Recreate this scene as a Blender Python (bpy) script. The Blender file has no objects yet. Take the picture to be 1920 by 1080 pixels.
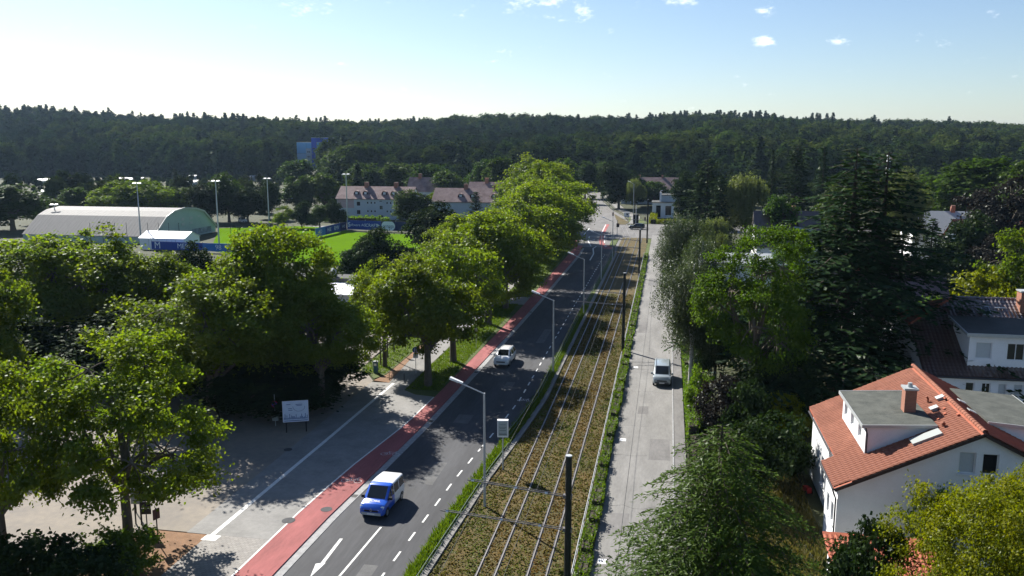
import bpy, math, random
import numpy as np
from mathutils import Vector, Matrix
from mathutils.geometry import tessellate_polygon

# ------------------------------------------------------------------ camera, sky, sun, exposure
sc = bpy.context.scene
COL = sc.collection
CAM_H, YAW, FPX = 25.3, math.radians(10.33), 1600.0
PITCH = math.atan((540 - 262) / FPX)
cam = bpy.data.objects.new('camera', bpy.data.cameras.new('camera'))
COL.objects.link(cam)
cam.location = (0, 0, CAM_H)
cam.rotation_euler = (math.radians(90) - PITCH, 0, YAW)
cam.data.sensor_width = 36; cam.data.lens = 36 * FPX / 1920
cam.data.clip_start = 0.5; cam.data.clip_end = 9000
sc.camera = cam

SUN_AZ, SUN_EL = math.radians(46), math.radians(37)      # azimuth measured to the left of the street (+Y)
sd = Vector((-math.sin(SUN_AZ) * math.cos(SUN_EL), math.cos(SUN_AZ) * math.cos(SUN_EL), math.sin(SUN_EL)))
sun = bpy.data.objects.new('sun', bpy.data.lights.new('sun', 'SUN'))
COL.objects.link(sun)
sun.rotation_euler = (-sd).to_track_quat('-Z', 'Y').to_euler()
sun.data.energy = 5.0; sun.data.angle = math.radians(0.53); sun.data.color = (1.0, 0.955, 0.88)

world = bpy.data.worlds.new('World'); sc.world = world; world.use_nodes = True
wn = world.node_tree; wn.nodes.clear()
def N(t, typ, **kw):
    n = t.nodes.new(typ)
    for k, v in kw.items():
        if k.startswith('i_'):
            n.inputs[int(k[2:]) if k[2:].isdigit() else k[2:].replace('_', ' ')].default_value = v
        else: setattr(n, k, v)
    return n
sky = N(wn, 'ShaderNodeTexSky', sky_type='NISHITA', sun_disc=False, sun_elevation=SUN_EL, sun_rotation=-SUN_AZ,
        altitude=150, air_density=1.0, dust_density=0.5, ozone_density=1.3)
bg = N(wn, 'ShaderNodeBackground'); bg.inputs[1].default_value = 0.05
wo = N(wn, 'ShaderNodeOutputWorld')
tc = N(wn, 'ShaderNodeTexCoord')
def ray(px, py):
    a, b = (px - 960) / FPX, (py - 540) / FPX
    d = Vector((a, math.cos(PITCH) - math.sin(PITCH) * b, -(math.sin(PITCH) + math.cos(PITCH) * b))).normalized()
    return Matrix.Rotation(YAW, 3, 'Z') @ d
# a few small fair-weather puffs standing in the sky, each at its own bearing and height
nz = N(wn, 'ShaderNodeTexNoise', i_2=34.0, i_3=7.0, i_4=0.7)
mp = N(wn, 'ShaderNodeMapping'); mp.inputs['Scale'].default_value = (1, 1, 2.2)
wn.links.new(tc.outputs['Generated'], mp.inputs[0]); wn.links.new(mp.outputs[0], nz.inputs[0])
total = None
for (px, py, rx, w) in [(1035, 8, 70, 1), (985, 4, 45, .9), (1085, 20, 35, .8), (1432, 80, 24, 1), (1436, 18, 24, .9), (1285, 2, 36, .9),
                        (560, 10, 70, .55), (1575, 76, 26, .4), (940, 96, 30, .5), (985, 104, 22, .4), (1420, 145, 30, .3), (1780, 80, 20, .4),
                        (-300, -40, 90, .9), (2300, 60, 80, .8), (700, -160, 120, .9), (1700, -220, 110, 1)]:
    sb = N(wn, 'ShaderNodeVectorMath', operation='SUBTRACT'); sb.inputs[1].default_value = ray(px, py)
    wn.links.new(tc.outputs['Generated'], sb.inputs[0])
    ml = N(wn, 'ShaderNodeVectorMath', operation='MULTIPLY'); ml.inputs[1].default_value = (1, 1, 1.7)
    wn.links.new(sb.outputs[0], ml.inputs[0])
    ln = N(wn, 'ShaderNodeVectorMath', operation='LENGTH'); wn.links.new(ml.outputs[0], ln.inputs[0])
    mr = N(wn, 'ShaderNodeMapRange'); mr.inputs[1].default_value = 0; mr.inputs[2].default_value = rx / FPX * 1.25
    mr.inputs[3].default_value = w; mr.inputs[4].default_value = 0
    wn.links.new(ln.outputs['Value'], mr.inputs[0])
    if total is None: total = mr.outputs[0]
    else:
        mx = N(wn, 'ShaderNodeMath', operation='MAXIMUM'); wn.links.new(total, mx.inputs[0]); wn.links.new(mr.outputs[0], mx.inputs[1]); total = mx.outputs[0]
nzm = N(wn, 'ShaderNodeMapRange', clamp=False); nzm.inputs[1].default_value = .5; nzm.inputs[2].default_value = 1; nzm.inputs[3].default_value = 0; nzm.inputs[4].default_value = 1.9; wn.links.new(nz.outputs[0], nzm.inputs[0])
ad = N(wn, 'ShaderNodeMath', operation='ADD'); wn.links.new(total, ad.inputs[0]); wn.links.new(nzm.outputs[0], ad.inputs[1])
rm = N(wn, 'ShaderNodeMapRange', interpolation_type='SMOOTHSTEP'); rm.inputs[1].default_value = 0.42; rm.inputs[2].default_value = 1.25
wn.links.new(ad.outputs[0], rm.inputs[0])
cm = N(wn, 'ShaderNodeMath', operation='MULTIPLY'); cm.inputs[1].default_value = 0.55; wn.links.new(rm.outputs[0], cm.inputs[0])
mixc = N(wn, 'ShaderNodeMix', data_type='RGBA'); wn.links.new(cm.outputs[0], mixc.inputs[0])
tint = N(wn, 'ShaderNodeMix', data_type='RGBA', blend_type='MULTIPLY'); tint.inputs[0].default_value = 1; tint.inputs[7].default_value = (.93, 1.0, 1.13, 1)
wn.links.new(sky.outputs[0], tint.inputs[6]); wn.links.new(tint.outputs[2], mixc.inputs[6]); mixc.inputs[7].default_value = (15, 15, 15.4, 1)
wn.links.new(mixc.outputs[2], bg.inputs[0]); wn.links.new(bg.outputs[0], wo.inputs[0])

sc.view_settings.view_transform = 'Standard'; sc.view_settings.look = 'None'
sc.view_settings.exposure = 1.2; sc.view_settings.gamma = 1.0; sc.view_settings.use_curve_mapping = False
sc.render.engine = 'CYCLES'
sc.cycles.use_denoising = True
sc.cycles.max_bounces = 5; sc.cycles.diffuse_bounces = 2; sc.cycles.glossy_bounces = 2
sc.cycles.transmission_bounces = 3; sc.cycles.transparent_max_bounces = 6; sc.cycles.volume_bounces = 0
sc.cycles.use_adaptive_sampling = True; sc.cycles.adaptive_threshold = 0.015
sc.cycles.sample_clamp_indirect = 4.0
sc.cycles.caustics_reflective = False; sc.cycles.caustics_refractive = False

# ------------------------------------------------------------------ helpers
ca, sa, cp, sp = math.cos(YAW), math.sin(YAW), math.cos(PITCH), math.sin(PITCH)
def at(px, py, z=0.0):                   # the spot at height z that the photograph shows at (px, py); street axes
    a, b = (px - 960) / FPX, (py - 540) / FPX
    t = (z - CAM_H) / -(sp + cp * b)
    X, Y = a * t, (cp - sp * b) * t
    return (X * ca - Y * sa, X * sa + Y * ca)
def fwd(x, y): return -x * sa + y * ca
def height_at(x, y, py):                 # height above ground of what shows at row py over ground spot (x, y)
    b = (py - 540) / FPX
    return CAM_H - (sp + cp * b) / (cp - sp * b) * fwd(x, y)

MATS = {}
def mat(name, col, rough=0.85, var=0.0, scale=3.0, bump=0.0, bscale=None, spec=0.3, metal=0.0, col2=None, detail=6.0, stretch=None, coat=0.0):
    if name in MATS: return MATS[name]
    m = bpy.data.materials.new(name); m.use_nodes = True
    t = m.node_tree; b = t.nodes['Principled BSDF']
    b.inputs['Roughness'].default_value = rough; b.inputs['Specular IOR Level'].default_value = spec
    b.inputs['Metallic'].default_value = metal; b.inputs['Coat Weight'].default_value = coat
    c = tuple(col) + (1,)
    b.inputs['Base Color'].default_value = c
    if var or bump or col2:
        co = N(t, 'ShaderNodeTexCoord'); mpn = N(t, 'ShaderNodeMapping')
        if stretch: mpn.inputs['Scale'].default_value = stretch
        t.links.new(co.outputs['Object'], mpn.inputs[0])
        n1 = N(t, 'ShaderNodeTexNoise', i_2=scale, i_3=detail, i_4=0.6); t.links.new(mpn.outputs[0], n1.inputs[0])
        n2 = N(t, 'ShaderNodeTexNoise', i_2=scale * 9, i_3=3.0); t.links.new(mpn.outputs[0], n2.inputs[0])
        av = N(t, 'ShaderNodeMath', operation='MULTIPLY_ADD'); av.inputs[1].default_value = 0.45
        t.links.new(n2.outputs[0], av.inputs[0]); t.links.new(n1.outputs[0], av.inputs[2])
        rp = N(t, 'ShaderNodeMapRange'); rp.inputs[1].default_value = 0.45; rp.inputs[2].default_value = 0.98
        t.links.new(av.outputs[0], rp.inputs[0])
        mx = N(t, 'ShaderNodeMix', data_type='RGBA'); t.links.new(rp.outputs[0], mx.inputs[0])
        k = 1 - var
        mx.inputs[6].default_value = tuple(v * k for v in col) + (1,)
        mx.inputs[7].default_value = (tuple(col2) if col2 else tuple(min(1, v * (1 + var)) for v in col)) + (1,)
        t.links.new(mx.outputs[2], b.inputs['Base Color'])
        if bump:
            n3 = N(t, 'ShaderNodeTexNoise', i_2=bscale or scale * 6, i_3=5.0); t.links.new(mpn.outputs[0], n3.inputs[0])
            bp = N(t, 'ShaderNodeBump'); bp.inputs['Strength'].default_value = min(1, bump); bp.inputs['Distance'].default_value = 0.05
            t.links.new(n3.outputs[0], bp.inputs['Height']); t.links.new(bp.outputs[0], b.inputs['Normal'])
    MATS[name] = m; return m
def glassmat(name, col, rough=0.06):
    return mat(name, col, rough=rough, spec=0.6)
def leafmat(name, a, b_, tr, tfac=0.42, gloss=0.06, jit=0.3):
    m = bpy.data.materials.new(name); m.use_nodes = True; t = m.node_tree; t.nodes.clear()
    o = N(t, 'ShaderNodeOutputMaterial')
    atn = N(t, 'ShaderNodeAttribute', attribute_name='v'); oi = N(t, 'ShaderNodeObjectInfo')
    mx = N(t, 'ShaderNodeMix', data_type='RGBA'); mx.inputs[6].default_value = a + (1,); mx.inputs[7].default_value = b_ + (1,)
    t.links.new(atn.outputs['Fac'], mx.inputs[0])
    mrn = N(t, 'ShaderNodeMapRange'); mrn.inputs[3].default_value = 1 - jit; mrn.inputs[4].default_value = 1 + jit
    t.links.new(oi.outputs['Random'], mrn.inputs[0])
    mr2 = N(t, 'ShaderNodeMapRange'); mr2.inputs[3].default_value = 0.5 - 0.05 * jit; mr2.inputs[4].default_value = 0.5 + 0.05 * jit
    mul = N(t, 'ShaderNodeMath', operation='MULTIPLY'); mul.inputs[1].default_value = 7.31; t.links.new(oi.outputs['Random'], mul.inputs[0])
    fr = N(t, 'ShaderNodeMath', operation='FRACT'); t.links.new(mul.outputs[0], fr.inputs[0]); t.links.new(fr.outputs[0], mr2.inputs[0])
    hs = N(t, 'ShaderNodeHueSaturation'); t.links.new(mx.outputs[2], hs.inputs['Color']); t.links.new(mrn.outputs[0], hs.inputs['Value']); t.links.new(mr2.outputs[0], hs.inputs['Hue'])
    df = N(t, 'ShaderNodeBsdfDiffuse'); t.links.new(hs.outputs[0], df.inputs[0])
    tl = N(t, 'ShaderNodeBsdfTranslucent'); tm = N(t, 'ShaderNodeMix', data_type='RGBA', blend_type='MULTIPLY'); tm.inputs[0].default_value = 1
    t.links.new(hs.outputs[0], tm.inputs[6]); tm.inputs[7].default_value = tr + (1,); t.links.new(tm.outputs[2], tl.inputs[0])
    s1 = N(t, 'ShaderNodeMixShader'); s1.inputs[0].default_value = tfac; t.links.new(df.outputs[0], s1.inputs[1]); t.links.new(tl.outputs[0], s1.inputs[2])
    gl = N(t, 'ShaderNodeBsdfGlossy'); gl.inputs['Roughness'].default_value = 0.42; gl.inputs['Color'].default_value = (.8, .85, .8, 1)
    s2 = N(t, 'ShaderNodeMixShader'); s2.inputs[0].default_value = gloss; t.links.new(s1.outputs[0], s2.inputs[1]); t.links.new(gl.outputs[0], s2.inputs[2])
    t.links.new(s2.outputs[0], o.inputs[0])
    MATS[name] = m; return m

def link(name, me, parent=None):
    o = bpy.data.objects.new(name, me); COL.objects.link(o)
    if parent is not None: o.parent = parent
    return o
def tag(o, label=None, cat=None, group=None, kind=None):
    if label: o['label'] = label
    if cat: o['category'] = cat
    if group: o['group'] = group
    if kind: o['kind'] = kind
    return o
def thing(name, label, cat, loc=(0, 0, 0), rz=0.0, group=None):
    o = link(name, None); o.location = loc; o.rotation_euler = (0, 0, rz); o.empty_display_size = 0.2
    return tag(o, label, cat, group)
def copy_tree(o, parent=None):
    c = o.copy(); COL.objects.link(c); c.parent = parent
    for ch in list(KIDS.get(o.name, [])): copy_tree_child(ch, c)
    return c
def copy_tree_child(ch, parent):
    c = ch.copy(); COL.objects.link(c); c.parent = parent
    for g in ch.children:
        d = g.copy(); COL.objects.link(d); d.parent = c
def dup(o, loc, rz=None, scale=None, label=None, group=None):
    c = o.copy(); COL.objects.link(c); c.location = loc
    if rz is not None: c.rotation_euler = (0, 0, rz)
    if scale is not None: c.scale = scale
    if label: c['label'] = label
    if group: c['group'] = group
    for ch in o.children: copy_tree_child(ch, c)
    return c

class MB:
    def __init__(s): s.v = []; s.f = []; s.m = []
    def add(s, vs, fs, mi=0):
        b = len(s.v); s.v += [tuple(p) for p in vs]
        for f in fs: s.f.append(tuple(b + i for i in f)); s.m.append(mi)
        return s
    def quad(s, a, b, c, d, mi=0): return s.add([a, b, c, d], [(0, 1, 2, 3)], mi)
    def box(s, x0, y0, z0, x1, y1, z1, mi=0):
        if x0 > x1: x0, x1 = x1, x0
        if y0 > y1: y0, y1 = y1, y0
        if z0 > z1: z0, z1 = z1, z0
        return s.add([(x0, y0, z0), (x1, y0, z0), (x1, y1, z0), (x0, y1, z0), (x0, y0, z1), (x1, y0, z1), (x1, y1, z1), (x0, y1, z1)],
                     [(0, 3, 2, 1), (4, 5, 6, 7), (0, 1, 5, 4), (1, 2, 6, 5), (2, 3, 7, 6), (3, 0, 4, 7)], mi)
    def slab(s, q, n, th, mi=0):         # a quad (4 points) thickened by th along n
        n = Vector(n) * th; q = [Vector(p) for p in q]; t = [p + n for p in q]
        return s.add(q + t, [(3, 2, 1, 0), (4, 5, 6, 7), (0, 1, 5, 4), (1, 2, 6, 5), (2, 3, 7, 6), (3, 0, 4, 7)], mi)
    def bar(s, a, b, w, h=None, mi=0, up=(0, 0, 1)):
        a, b = Vector(a), Vector(b); d = (b - a).normalized(); h = h or w
        up = Vector(up)
        if abs(d.dot(up)) > 0.98: up = Vector((0, 1, 0))
        x = d.cross(up).normalized() * w / 2; y = x.cross(d).normalized() * h / 2
        q = [a - x - y, a + x - y, a + x + y, a - x + y]; r = [p + (b - a) for p in q]
        return s.add(q + r, [(3, 2, 1, 0), (4, 5, 6, 7), (0, 1, 5, 4), (1, 2, 6, 5), (2, 3, 7, 6), (3, 0, 4, 7)], mi)
    def tube(s, pts, rad, n=8, mi=0, caps=True):
        pts = [Vector(p) for p in pts]
        if not hasattr(rad, '__len__'): rad = [rad] * len(pts)
        vs = []; fs = []
        for i, p in enumerate(pts):
            d = (pts[min(i + 1, len(pts) - 1)] - pts[max(i - 1, 0)]).normalized()
            up = Vector((0, 0, 1)) if abs(d.z) < 0.9 else Vector((1, 0, 0))
            x = d.cross(up).normalized(); y = d.cross(x)
            for k in range(n):
                a = 2 * math.pi * k / n; vs.append(p + (x * math.cos(a) + y * math.sin(a)) * rad[i])
        for i in range(len(pts) - 1):
            for k in range(n):
                k2 = (k + 1) % n; fs.append((i * n + k, i * n + k2, (i + 1) * n + k2, (i + 1) * n + k))
        if caps: fs.append(tuple(range(n))); fs.append(tuple((len(pts) - 1) * n + k for k in reversed(range(n))))
        return s.add(vs, fs, mi)
    def prism(s, poly, z0, z1, mi=0):
        n = len(poly); ar = sum(poly[i][0] * poly[(i + 1) % n][1] - poly[(i + 1) % n][0] * poly[i][1] for i in range(n))
        if ar < 0: poly = poly[::-1]
        vs = [(p[0], p[1], z0) for p in poly] + [(p[0], p[1], z1) for p in poly]
        fs = [tuple(range(n, 2 * n)), tuple(reversed(range(n)))] + [(i, (i + 1) % n, n + (i + 1) % n, n + i) for i in range(n)]
        return s.add(vs, fs, mi)
    def disc(s, c, n, r, th=0.02, k=20, mi=0):
        c = Vector(c); n = Vector(n).normalized()
        return s.tube([c, c + n * th], r, k, mi)
    def build(s, name, mats, parent=None, smooth=False):
        me = bpy.data.meshes.new(name); me.from_pydata(s.v, [], s.f); 
        if not isinstance(mats, (list, tuple)): mats = [mats]
        for m in mats: me.materials.append(m)
        if len(mats) > 1: me.polygons.foreach_set('material_index', s.m)
        if smooth: me.polygons.foreach_set('use_smooth', [True] * len(s.f))
        me.update()
        return link(name, me, parent)
KIDS = {}
def np_mesh(name, V, nper, mats, attr=None, parent=None, lnk=True, smooth=False):
    V = np.asarray(V, dtype=np.float32).reshape(-1, 3); nv = len(V); nf = nv // nper
    me = bpy.data.meshes.new(name)
    me.vertices.add(nv); me.vertices.foreach_set('co', V.ravel())
    me.loops.add(nv); me.loops.foreach_set('vertex_index', np.arange(nv, dtype=np.int32))
    me.polygons.add(nf); me.polygons.foreach_set('loop_start', np.arange(0, nv, nper, dtype=np.int32))
    me.polygons.foreach_set('loop_total', np.full(nf, nper, dtype=np.int32))
    for m in (mats if isinstance(mats, (list, tuple)) else [mats]): me.materials.append(m)
    if attr is not None:
        a = me.attributes.new('v', 'FLOAT', 'POINT'); a.data.foreach_set('value', np.repeat(attr, nper).astype(np.float32))
    me.update(calc_edges=True)
    return link(name, me, parent) if lnk else me
def setting(o): o['kind'] = 'structure'; return o
# ------------------------------------------------------------------ materials
M = {}
M['asphalt'] = mat('asphalt', (.056, .057, .061), .9, .34, .5, .25, 60, stretch=(1, .14, 1))
M['asphalt_old'] = mat('asphalt_old', (.145, .14, .135), .92, .3, .6, .25, 60, stretch=(1, .3, 1))
M['lot'] = mat('lot_asphalt', (.19, .175, .16), .92, .2, .22, .25, 50, col2=(.26, .225, .18))
M['concrete'] = mat('concrete', (.185, .18, .17), .9, .26, .7, .2, 40, stretch=(1, .22, 1))
M['paving'] = mat('paving', (.21, .205, .195), .9, .24, .5, .2, 40)
M['red'] = mat('red_cycle_surface', (.27, .085, .082), .9, .28, .7, .2, 50, stretch=(1, .25, 1))
M['paint'] = mat('road_paint', (.60, .60, .58), .7, .18, 5.0)
M['sett'] = mat('granite_sett', (.27, .27, .27), .85, .3, 2.5, .3, 20)
M['dirt'] = mat('brown_dirt', (.19, .105, .055), .95, .3, 1.3, .5, 20, col2=(.26, .15, .085))
M['ground'] = mat('ground_green', (.022, .034, .010), .95, .45, .12, .5, 3, col2=(.055, .060, .022))
M['pitch'] = mat('pitch_turf', (.085, .165, .008), 1.0, .12, .06, .3, 8, spec=0.0)
M['lawn'] = mat('verge_lawn', (.055, .095, .012), .95, .3, .6, .6, 9, col2=(.09, .11, .025))
M['sedum'] = mat('sedum_bed', (.072, .082, .018), .95, .5, .4, .9, 7, col2=(.115, .072, .020))
M['steel'] = mat('rail_steel', (.22, .205, .195), .5, .1, 3, metal=.3)
M['galv'] = mat('galvanised', (.42, .44, .45), .5, .1, 4, metal=.25)
M['armsteel'] = mat('bracket_steel', (.16, .15, .15), .5, metal=.3)
M['darkpole'] = mat('dark_green_pole', (.018, .022, .02), .5)
M['white'] = mat('white_render', (.74, .75, .76), .85, .06, .9, .06, 30)
M['whitepaint'] = mat('white_paint', (.78, .78, .78), .5)
M['black'] = mat('black_plastic', (.012, .012, .013), .6)
M['rubber'] = mat('rubber', (.015, .015, .015), .85)
M['glass'] = glassmat('dark_glass', (.015, .018, .022))
M['frame'] = mat('window_frame', (.72, .72, .72), .5)
M['bark'] = mat('bark', (.10, .085, .065), .95, .45, 5, .8, 12, stretch=(1, 1, .3))
M['barkdark'] = mat('bark_dark', (.05, .04, .03), .95, .4, 5, .8, 12)
M['barkbirch'] = mat('bark_birch', (.42, .40, .37), .9, .5, 3, .4, 12, col2=(.55, .53, .5))
def brick_mat(name, c1, c2, mort, sx, sy, bump=.3, wall=False):
    m = bpy.data.materials.new(name); m.use_nodes = True; t = m.node_tree; b = t.nodes['Principled BSDF']; b.inputs['Roughness'].default_value = .9
    co = N(t, 'ShaderNodeTexCoord'); br = N(t, 'ShaderNodeTexBrick')
    if wall:
        sx_ = N(t, 'ShaderNodeSeparateXYZ'); t.links.new(co.outputs['Object'], sx_.inputs[0]); ad_ = N(t, 'ShaderNodeMath', operation='ADD'); t.links.new(sx_.outputs[0], ad_.inputs[0]); t.links.new(sx_.outputs[1], ad_.inputs[1])
        cx_ = N(t, 'ShaderNodeCombineXYZ'); t.links.new(ad_.outputs[0], cx_.inputs[0]); t.links.new(sx_.outputs[2], cx_.inputs[1]); t.links.new(cx_.outputs[0], br.inputs[0])
    else: t.links.new(co.outputs['Object'], br.inputs[0])
    br.inputs['Color1'].default_value = c1 + (1,); br.inputs['Color2'].default_value = c2 + (1,); br.inputs['Mortar'].default_value = mort + (1,)
    br.inputs['Scale'].default_value = 1.0; br.inputs['Mortar Size'].default_value = .012; br.inputs['Brick Width'].default_value = sx; br.inputs['Row Height'].default_value = sy
    ns = N(t, 'ShaderNodeTexNoise', i_2=1.4, i_3=5.0); t.links.new(co.outputs['Object'], ns.inputs[0])
    mr = N(t, 'ShaderNodeMapRange'); mr.inputs[3].default_value = .72; mr.inputs[4].default_value = 1.2; t.links.new(ns.outputs[0], mr.inputs[0])
    mx = N(t, 'ShaderNodeMix', data_type='RGBA', blend_type='MULTIPLY'); mx.inputs[0].default_value = 1
    t.links.new(br.outputs[0], mx.inputs[6]); t.links.new(mr.outputs[0], mx.inputs[7]); t.links.new(mx.outputs[2], b.inputs['Base Color'])
    bp = N(t, 'ShaderNodeBump'); bp.inputs['Strength'].default_value = bump; bp.inputs['Distance'].default_value = .01; bp.invert = True
    t.links.new(br.outputs['Fac'], bp.inputs['Height']); t.links.new(bp.outputs[0], b.inputs['Normal'])
    MATS[name] = m; return m
M['pavers'] = brick_mat('pavers', (.27, .255, .235), (.225, .21, .195), (.14, .13, .115), .30, .20)
M['bricks'] = brick_mat('chimney_bricks', (.30, .10, .06), (.36, .14, .08), (.22, .15, .11), .24, .075, wall=True)

# ------------------------------------------------------------------ terrain: one sheet, flat valley, wooded rise behind
SKX = [-900, -300, 0, 200, 340, 500, 760, 900, 1050, 1200, 1300, 1420, 1550, 1700, 1920, 2300, 3000]
SKY = [200, 206, 214, 219, 227, 232, 236, 229, 227, 231, 224, 225, 232, 240, 243, 246, 250]
STX = [-900, 0, 300, 520, 700, 950, 1100, 1300, 1500, 1800, 3000]
STY = [600, 600, 600, 540, 480, 450, 440, 400, 400, 430, 430]
RIDGE = 980.0
def polar(x, y):
    d = fwd(x, y); X = x * ca + y * sa
    return d, 960 + FPX * X / max(d, 1.0)
def terrain_z(x, y):
    d, px = polar(x, y)
    if d < 300: return 0.0
    st = np.interp(px, STX, STY); top = CAM_H + RIDGE * (262 - np.interp(px, SKX, SKY)) / FPX - 17.0
    t = min(1, max(0, (d - st) / (RIDGE - st)))
    t = t * t * (3 - 2 * t) * .55 + t * .45
    und = 1.6 * math.sin(x * .013 + 1) * math.sin(y * .011) * min(1, max(0, (d - st) / 150))
    return top * t + und
gx = np.concatenate([np.linspace(-3000, -900, 12), np.linspace(-850, 650, 76), np.linspace(720, 3000, 12)])
gy = np.concatenate([np.linspace(-600, 250, 10), np.linspace(270, 1150, 60), np.linspace(1250, 4200, 14)])
vs = [(float(x), float(y), terrain_z(x, y) - .05) for y in gy for x in gx]
nx = len(gx)
fs = [(j * nx + i, j * nx + i + 1, (j + 1) * nx + i + 1, (j + 1) * nx + i) for j in range(len(gy) - 1) for i in range(nx - 1)]
mb = MB(); mb.add(vs, fs); setting(mb.build('ground', M['ground'], smooth=True))

# ------------------------------------------------------------------ street, in its own straight frame: x across, y along
V_ = [20, 43, 52, 60, 71, 80, 110, 130, 150, 190, 205]
RED_L = lambda v: float(np.interp(v, V_, [-24.6, -24.4, -24.2, -23.7, -22.5, -22.2, -21.7, -21.5, -21.5, -21.5, -21.6]))
RED_R = lambda v: float(np.interp(v, V_, [-22.4, -22.2, -22.0, -21.5, -20.95, -20.7, -20.1, -19.75, -19.6, -19.3, -19.9]))
ROAD_R = lambda v: float(np.interp(v, V_, [-14.8, -14.5, -14.1, -13.75, -12.9, -12.35, -12.35, -12.3, -12.2, -12.1, -12.3]))
def ribbon(name, v0, v1, fl, fr, z, m, zt=None, step=3.0, parent=None):
    n = max(2, int((v1 - v0) / step) + 1); mbr = MB()
    vv = np.linspace(v0, v1, n); L = [(fl(v), v) for v in vv]; R = [(fr(v), v) for v in vv]
    vs = []; fs = []
    for a, b in zip(L, R):
        vs += [(a[0], a[1], z), (b[0], b[1], z), (a[0], a[1], -.3), (b[0], b[1], -.3)]
    for i in range(n - 1):
        k = 4 * i; j = k + 4
        fs += [(k, k + 1, j + 1, j), (k + 2, k, j, j + 2), (k + 1, k + 3, j + 3, j + 1)]
    fs += [(0, 2, 3, 1), (4 * n - 4, 4 * n - 3, 4 * n - 1, 4 * n - 2)]
    mbr.add(vs, fs); o = mbr.build(name, m, parent)
    return o if parent is not None else setting(o)
def K(c): return lambda v: c
def flat(name, pts, z, m, th=.25, parent=None):
    mbf = MB(); mbf.prism(pts, z - th, z, 0); o = mbf.build(name, m, parent)
    return o if parent is not None else setting(o)
def line(name, pts, w, z, parent, m=None):
    mbl = MB(); pts = [Vector((p[0], p[1])) for p in pts]
    for i in range(len(pts) - 1):
        d = (pts[i + 1] - pts[i]).normalized(); nrm = Vector((-d.y, d.x)) * w / 2
        a, b, c, d2 = pts[i] - nrm, pts[i + 1] - nrm, pts[i + 1] + nrm, pts[i] + nrm
        mbl.add([(q.x, q.y, z) for q in (a, b, c, d2)], [(0, 1, 2, 3)])
    return mbl.build(name, m or M['paint'], parent)

road = ribbon('road', 15, 203, lambda v: RED_R(v) + .55, lambda v: ROAD_R(v) + .02, .0, M['asphalt'])
ribbon('gutter', 15, 200, lambda v: RED_R(v) + .002, lambda v: RED_R(v) + .56, .03, M['sett'])
cyc = ribbon('cycle_lane', 15, 205, RED_L, lambda v: RED_R(v), .10, M['red'])
# far road, junction and side street
FR = [(-12.3, 200), (-12.0, 225), (-11.6, 245), (-12.0, 268), (-14.5, 289), (-20.3, 315), (-29.3, 376), (-33.5, 436), (-44, 500)]
fy_ = [p[1] for p in FR]; fx_ = [p[0] for p in FR]
far_r = lambda v: float(np.interp(v, fy_, fx_))
far_l = lambda v: float(np.interp(v, [200, 230, 300, 376, 436, 500], [-21.5, -24, -31, -41, -47, -58]))
ribbon('far_road', 203.05, 500, far_l, far_r, -.004, M['asphalt_old'], step=6)
ribbon('far_pavement', 262, 470, lambda v: far_r(v) + (2.2 if v > 285 else .1 + 2.1 * max(0, (v - 262) / 23)), lambda v: far_r(v) + (5.2 if v > 285 else 2.2 + 3 * max(0, (v - 262) / 23)), .08, M['concrete'], step=8)
flat('side_street', [(-12.5, 224), (-11.7, 258), (-6, 262), (12, 262), (60, 268), (60, 250), (14, 240), (2, 236), (-3.9, 232), (-3.9, 224)], .008, M['asphalt_old'])
flat('junction_ramp', [(-12.2, 203.2), (-12.1, 223.9), (-10.7, 223.9), (-10.8, 195), (-11.4, 192)], .03, M['asphalt_old'])
flat('junction_island', [(-13.6, 205), (-13.8, 219), (-12.15, 221), (-12.22, 203.5)], .12, M['lawn'])
flat('junction_island', [(-14.9, 219.2), (-14.9, 224), (-12.3, 225), (-12.2, 221.2), (-13.8, 219.2)], .13, M['concrete'])
tri = flat('sedum_triangle', [(-14.6, 259.5), (-18.2, 297), (-11.9, 267.5), (-12.3, 259.5)], .06, M['sedum'])
flat('junction_lawn', [(-11.4, 263), (-12.6, 284), (-9.5, 284), (-5.2, 263)], .05, M['lawn'])
# red crossing of the cycle lane at the junction
far_red = [[(1135, 420.5), (1143, 420.5), (1134, 437), (1126, 437)],
           [(1126, 441), (1134, 441), (1131.5, 449), (1132, 455), (1136, 460), (1148, 459), (1148, 467), (1133, 467), (1125, 460), (1122.5, 450)],
           [(1062, 455), (1080, 448), (1084, 460), (1084, 470), (1068, 470)]]
for q in far_red: flat('red_crossing', [at(*p) for p in q], .006, M['red'], .02)
# side path (right of the tracks) with its narrow footway and the sedum track bed
bed = ribbon('track_bed', 15, 224, lambda v: ROAD_R(v) + (1.25 if v < 190 else .9), K(-4.75), .06, M['sedum'])
ribbon('kerb_strip', 15, 192, lambda v: ROAD_R(v) + .75, lambda v: ROAD_R(v) + 1.22, .14, M['concrete'])
ribbon('verge', 15, 192, lambda v: ROAD_R(v) + .03, lambda v: ROAD_R(v) + .74, .10, M['lawn'])
ribbon('verge', 15, 222, K(-4.74), K(-3.93), .05, M['lawn'])
path = ribbon('path', 15, 232, K(-3.9), K(1.0), .02, M['concrete'])
ribbon('kerb', 15, 205, K(1.004), K(1.12), .14, M['sett'])
ribbon('footway', 15, 205, K(1.124), K(2.05), .10, M['asphalt_old'])
for (px, py) in [(1129, 1053), (1168, 825), (1192, 689)]:
    x, y = at(px, py); mb = MB(); mb.box(x - .26, y - .3, .0, x + .26, y + .3, .028, 0); mb.box(x - .07, y - .07, .0, x + .07, y + .07, .032, 1)
    mb.build('access_cover', [M['whitepaint'], M['black']], path)
M['patch'] = mat('asphalt_patch', (.10, .10, .10), .92, .25, 1.0, .2, 60); M['crack'] = mat('crack', (.045, .043, .04), .95)
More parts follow.
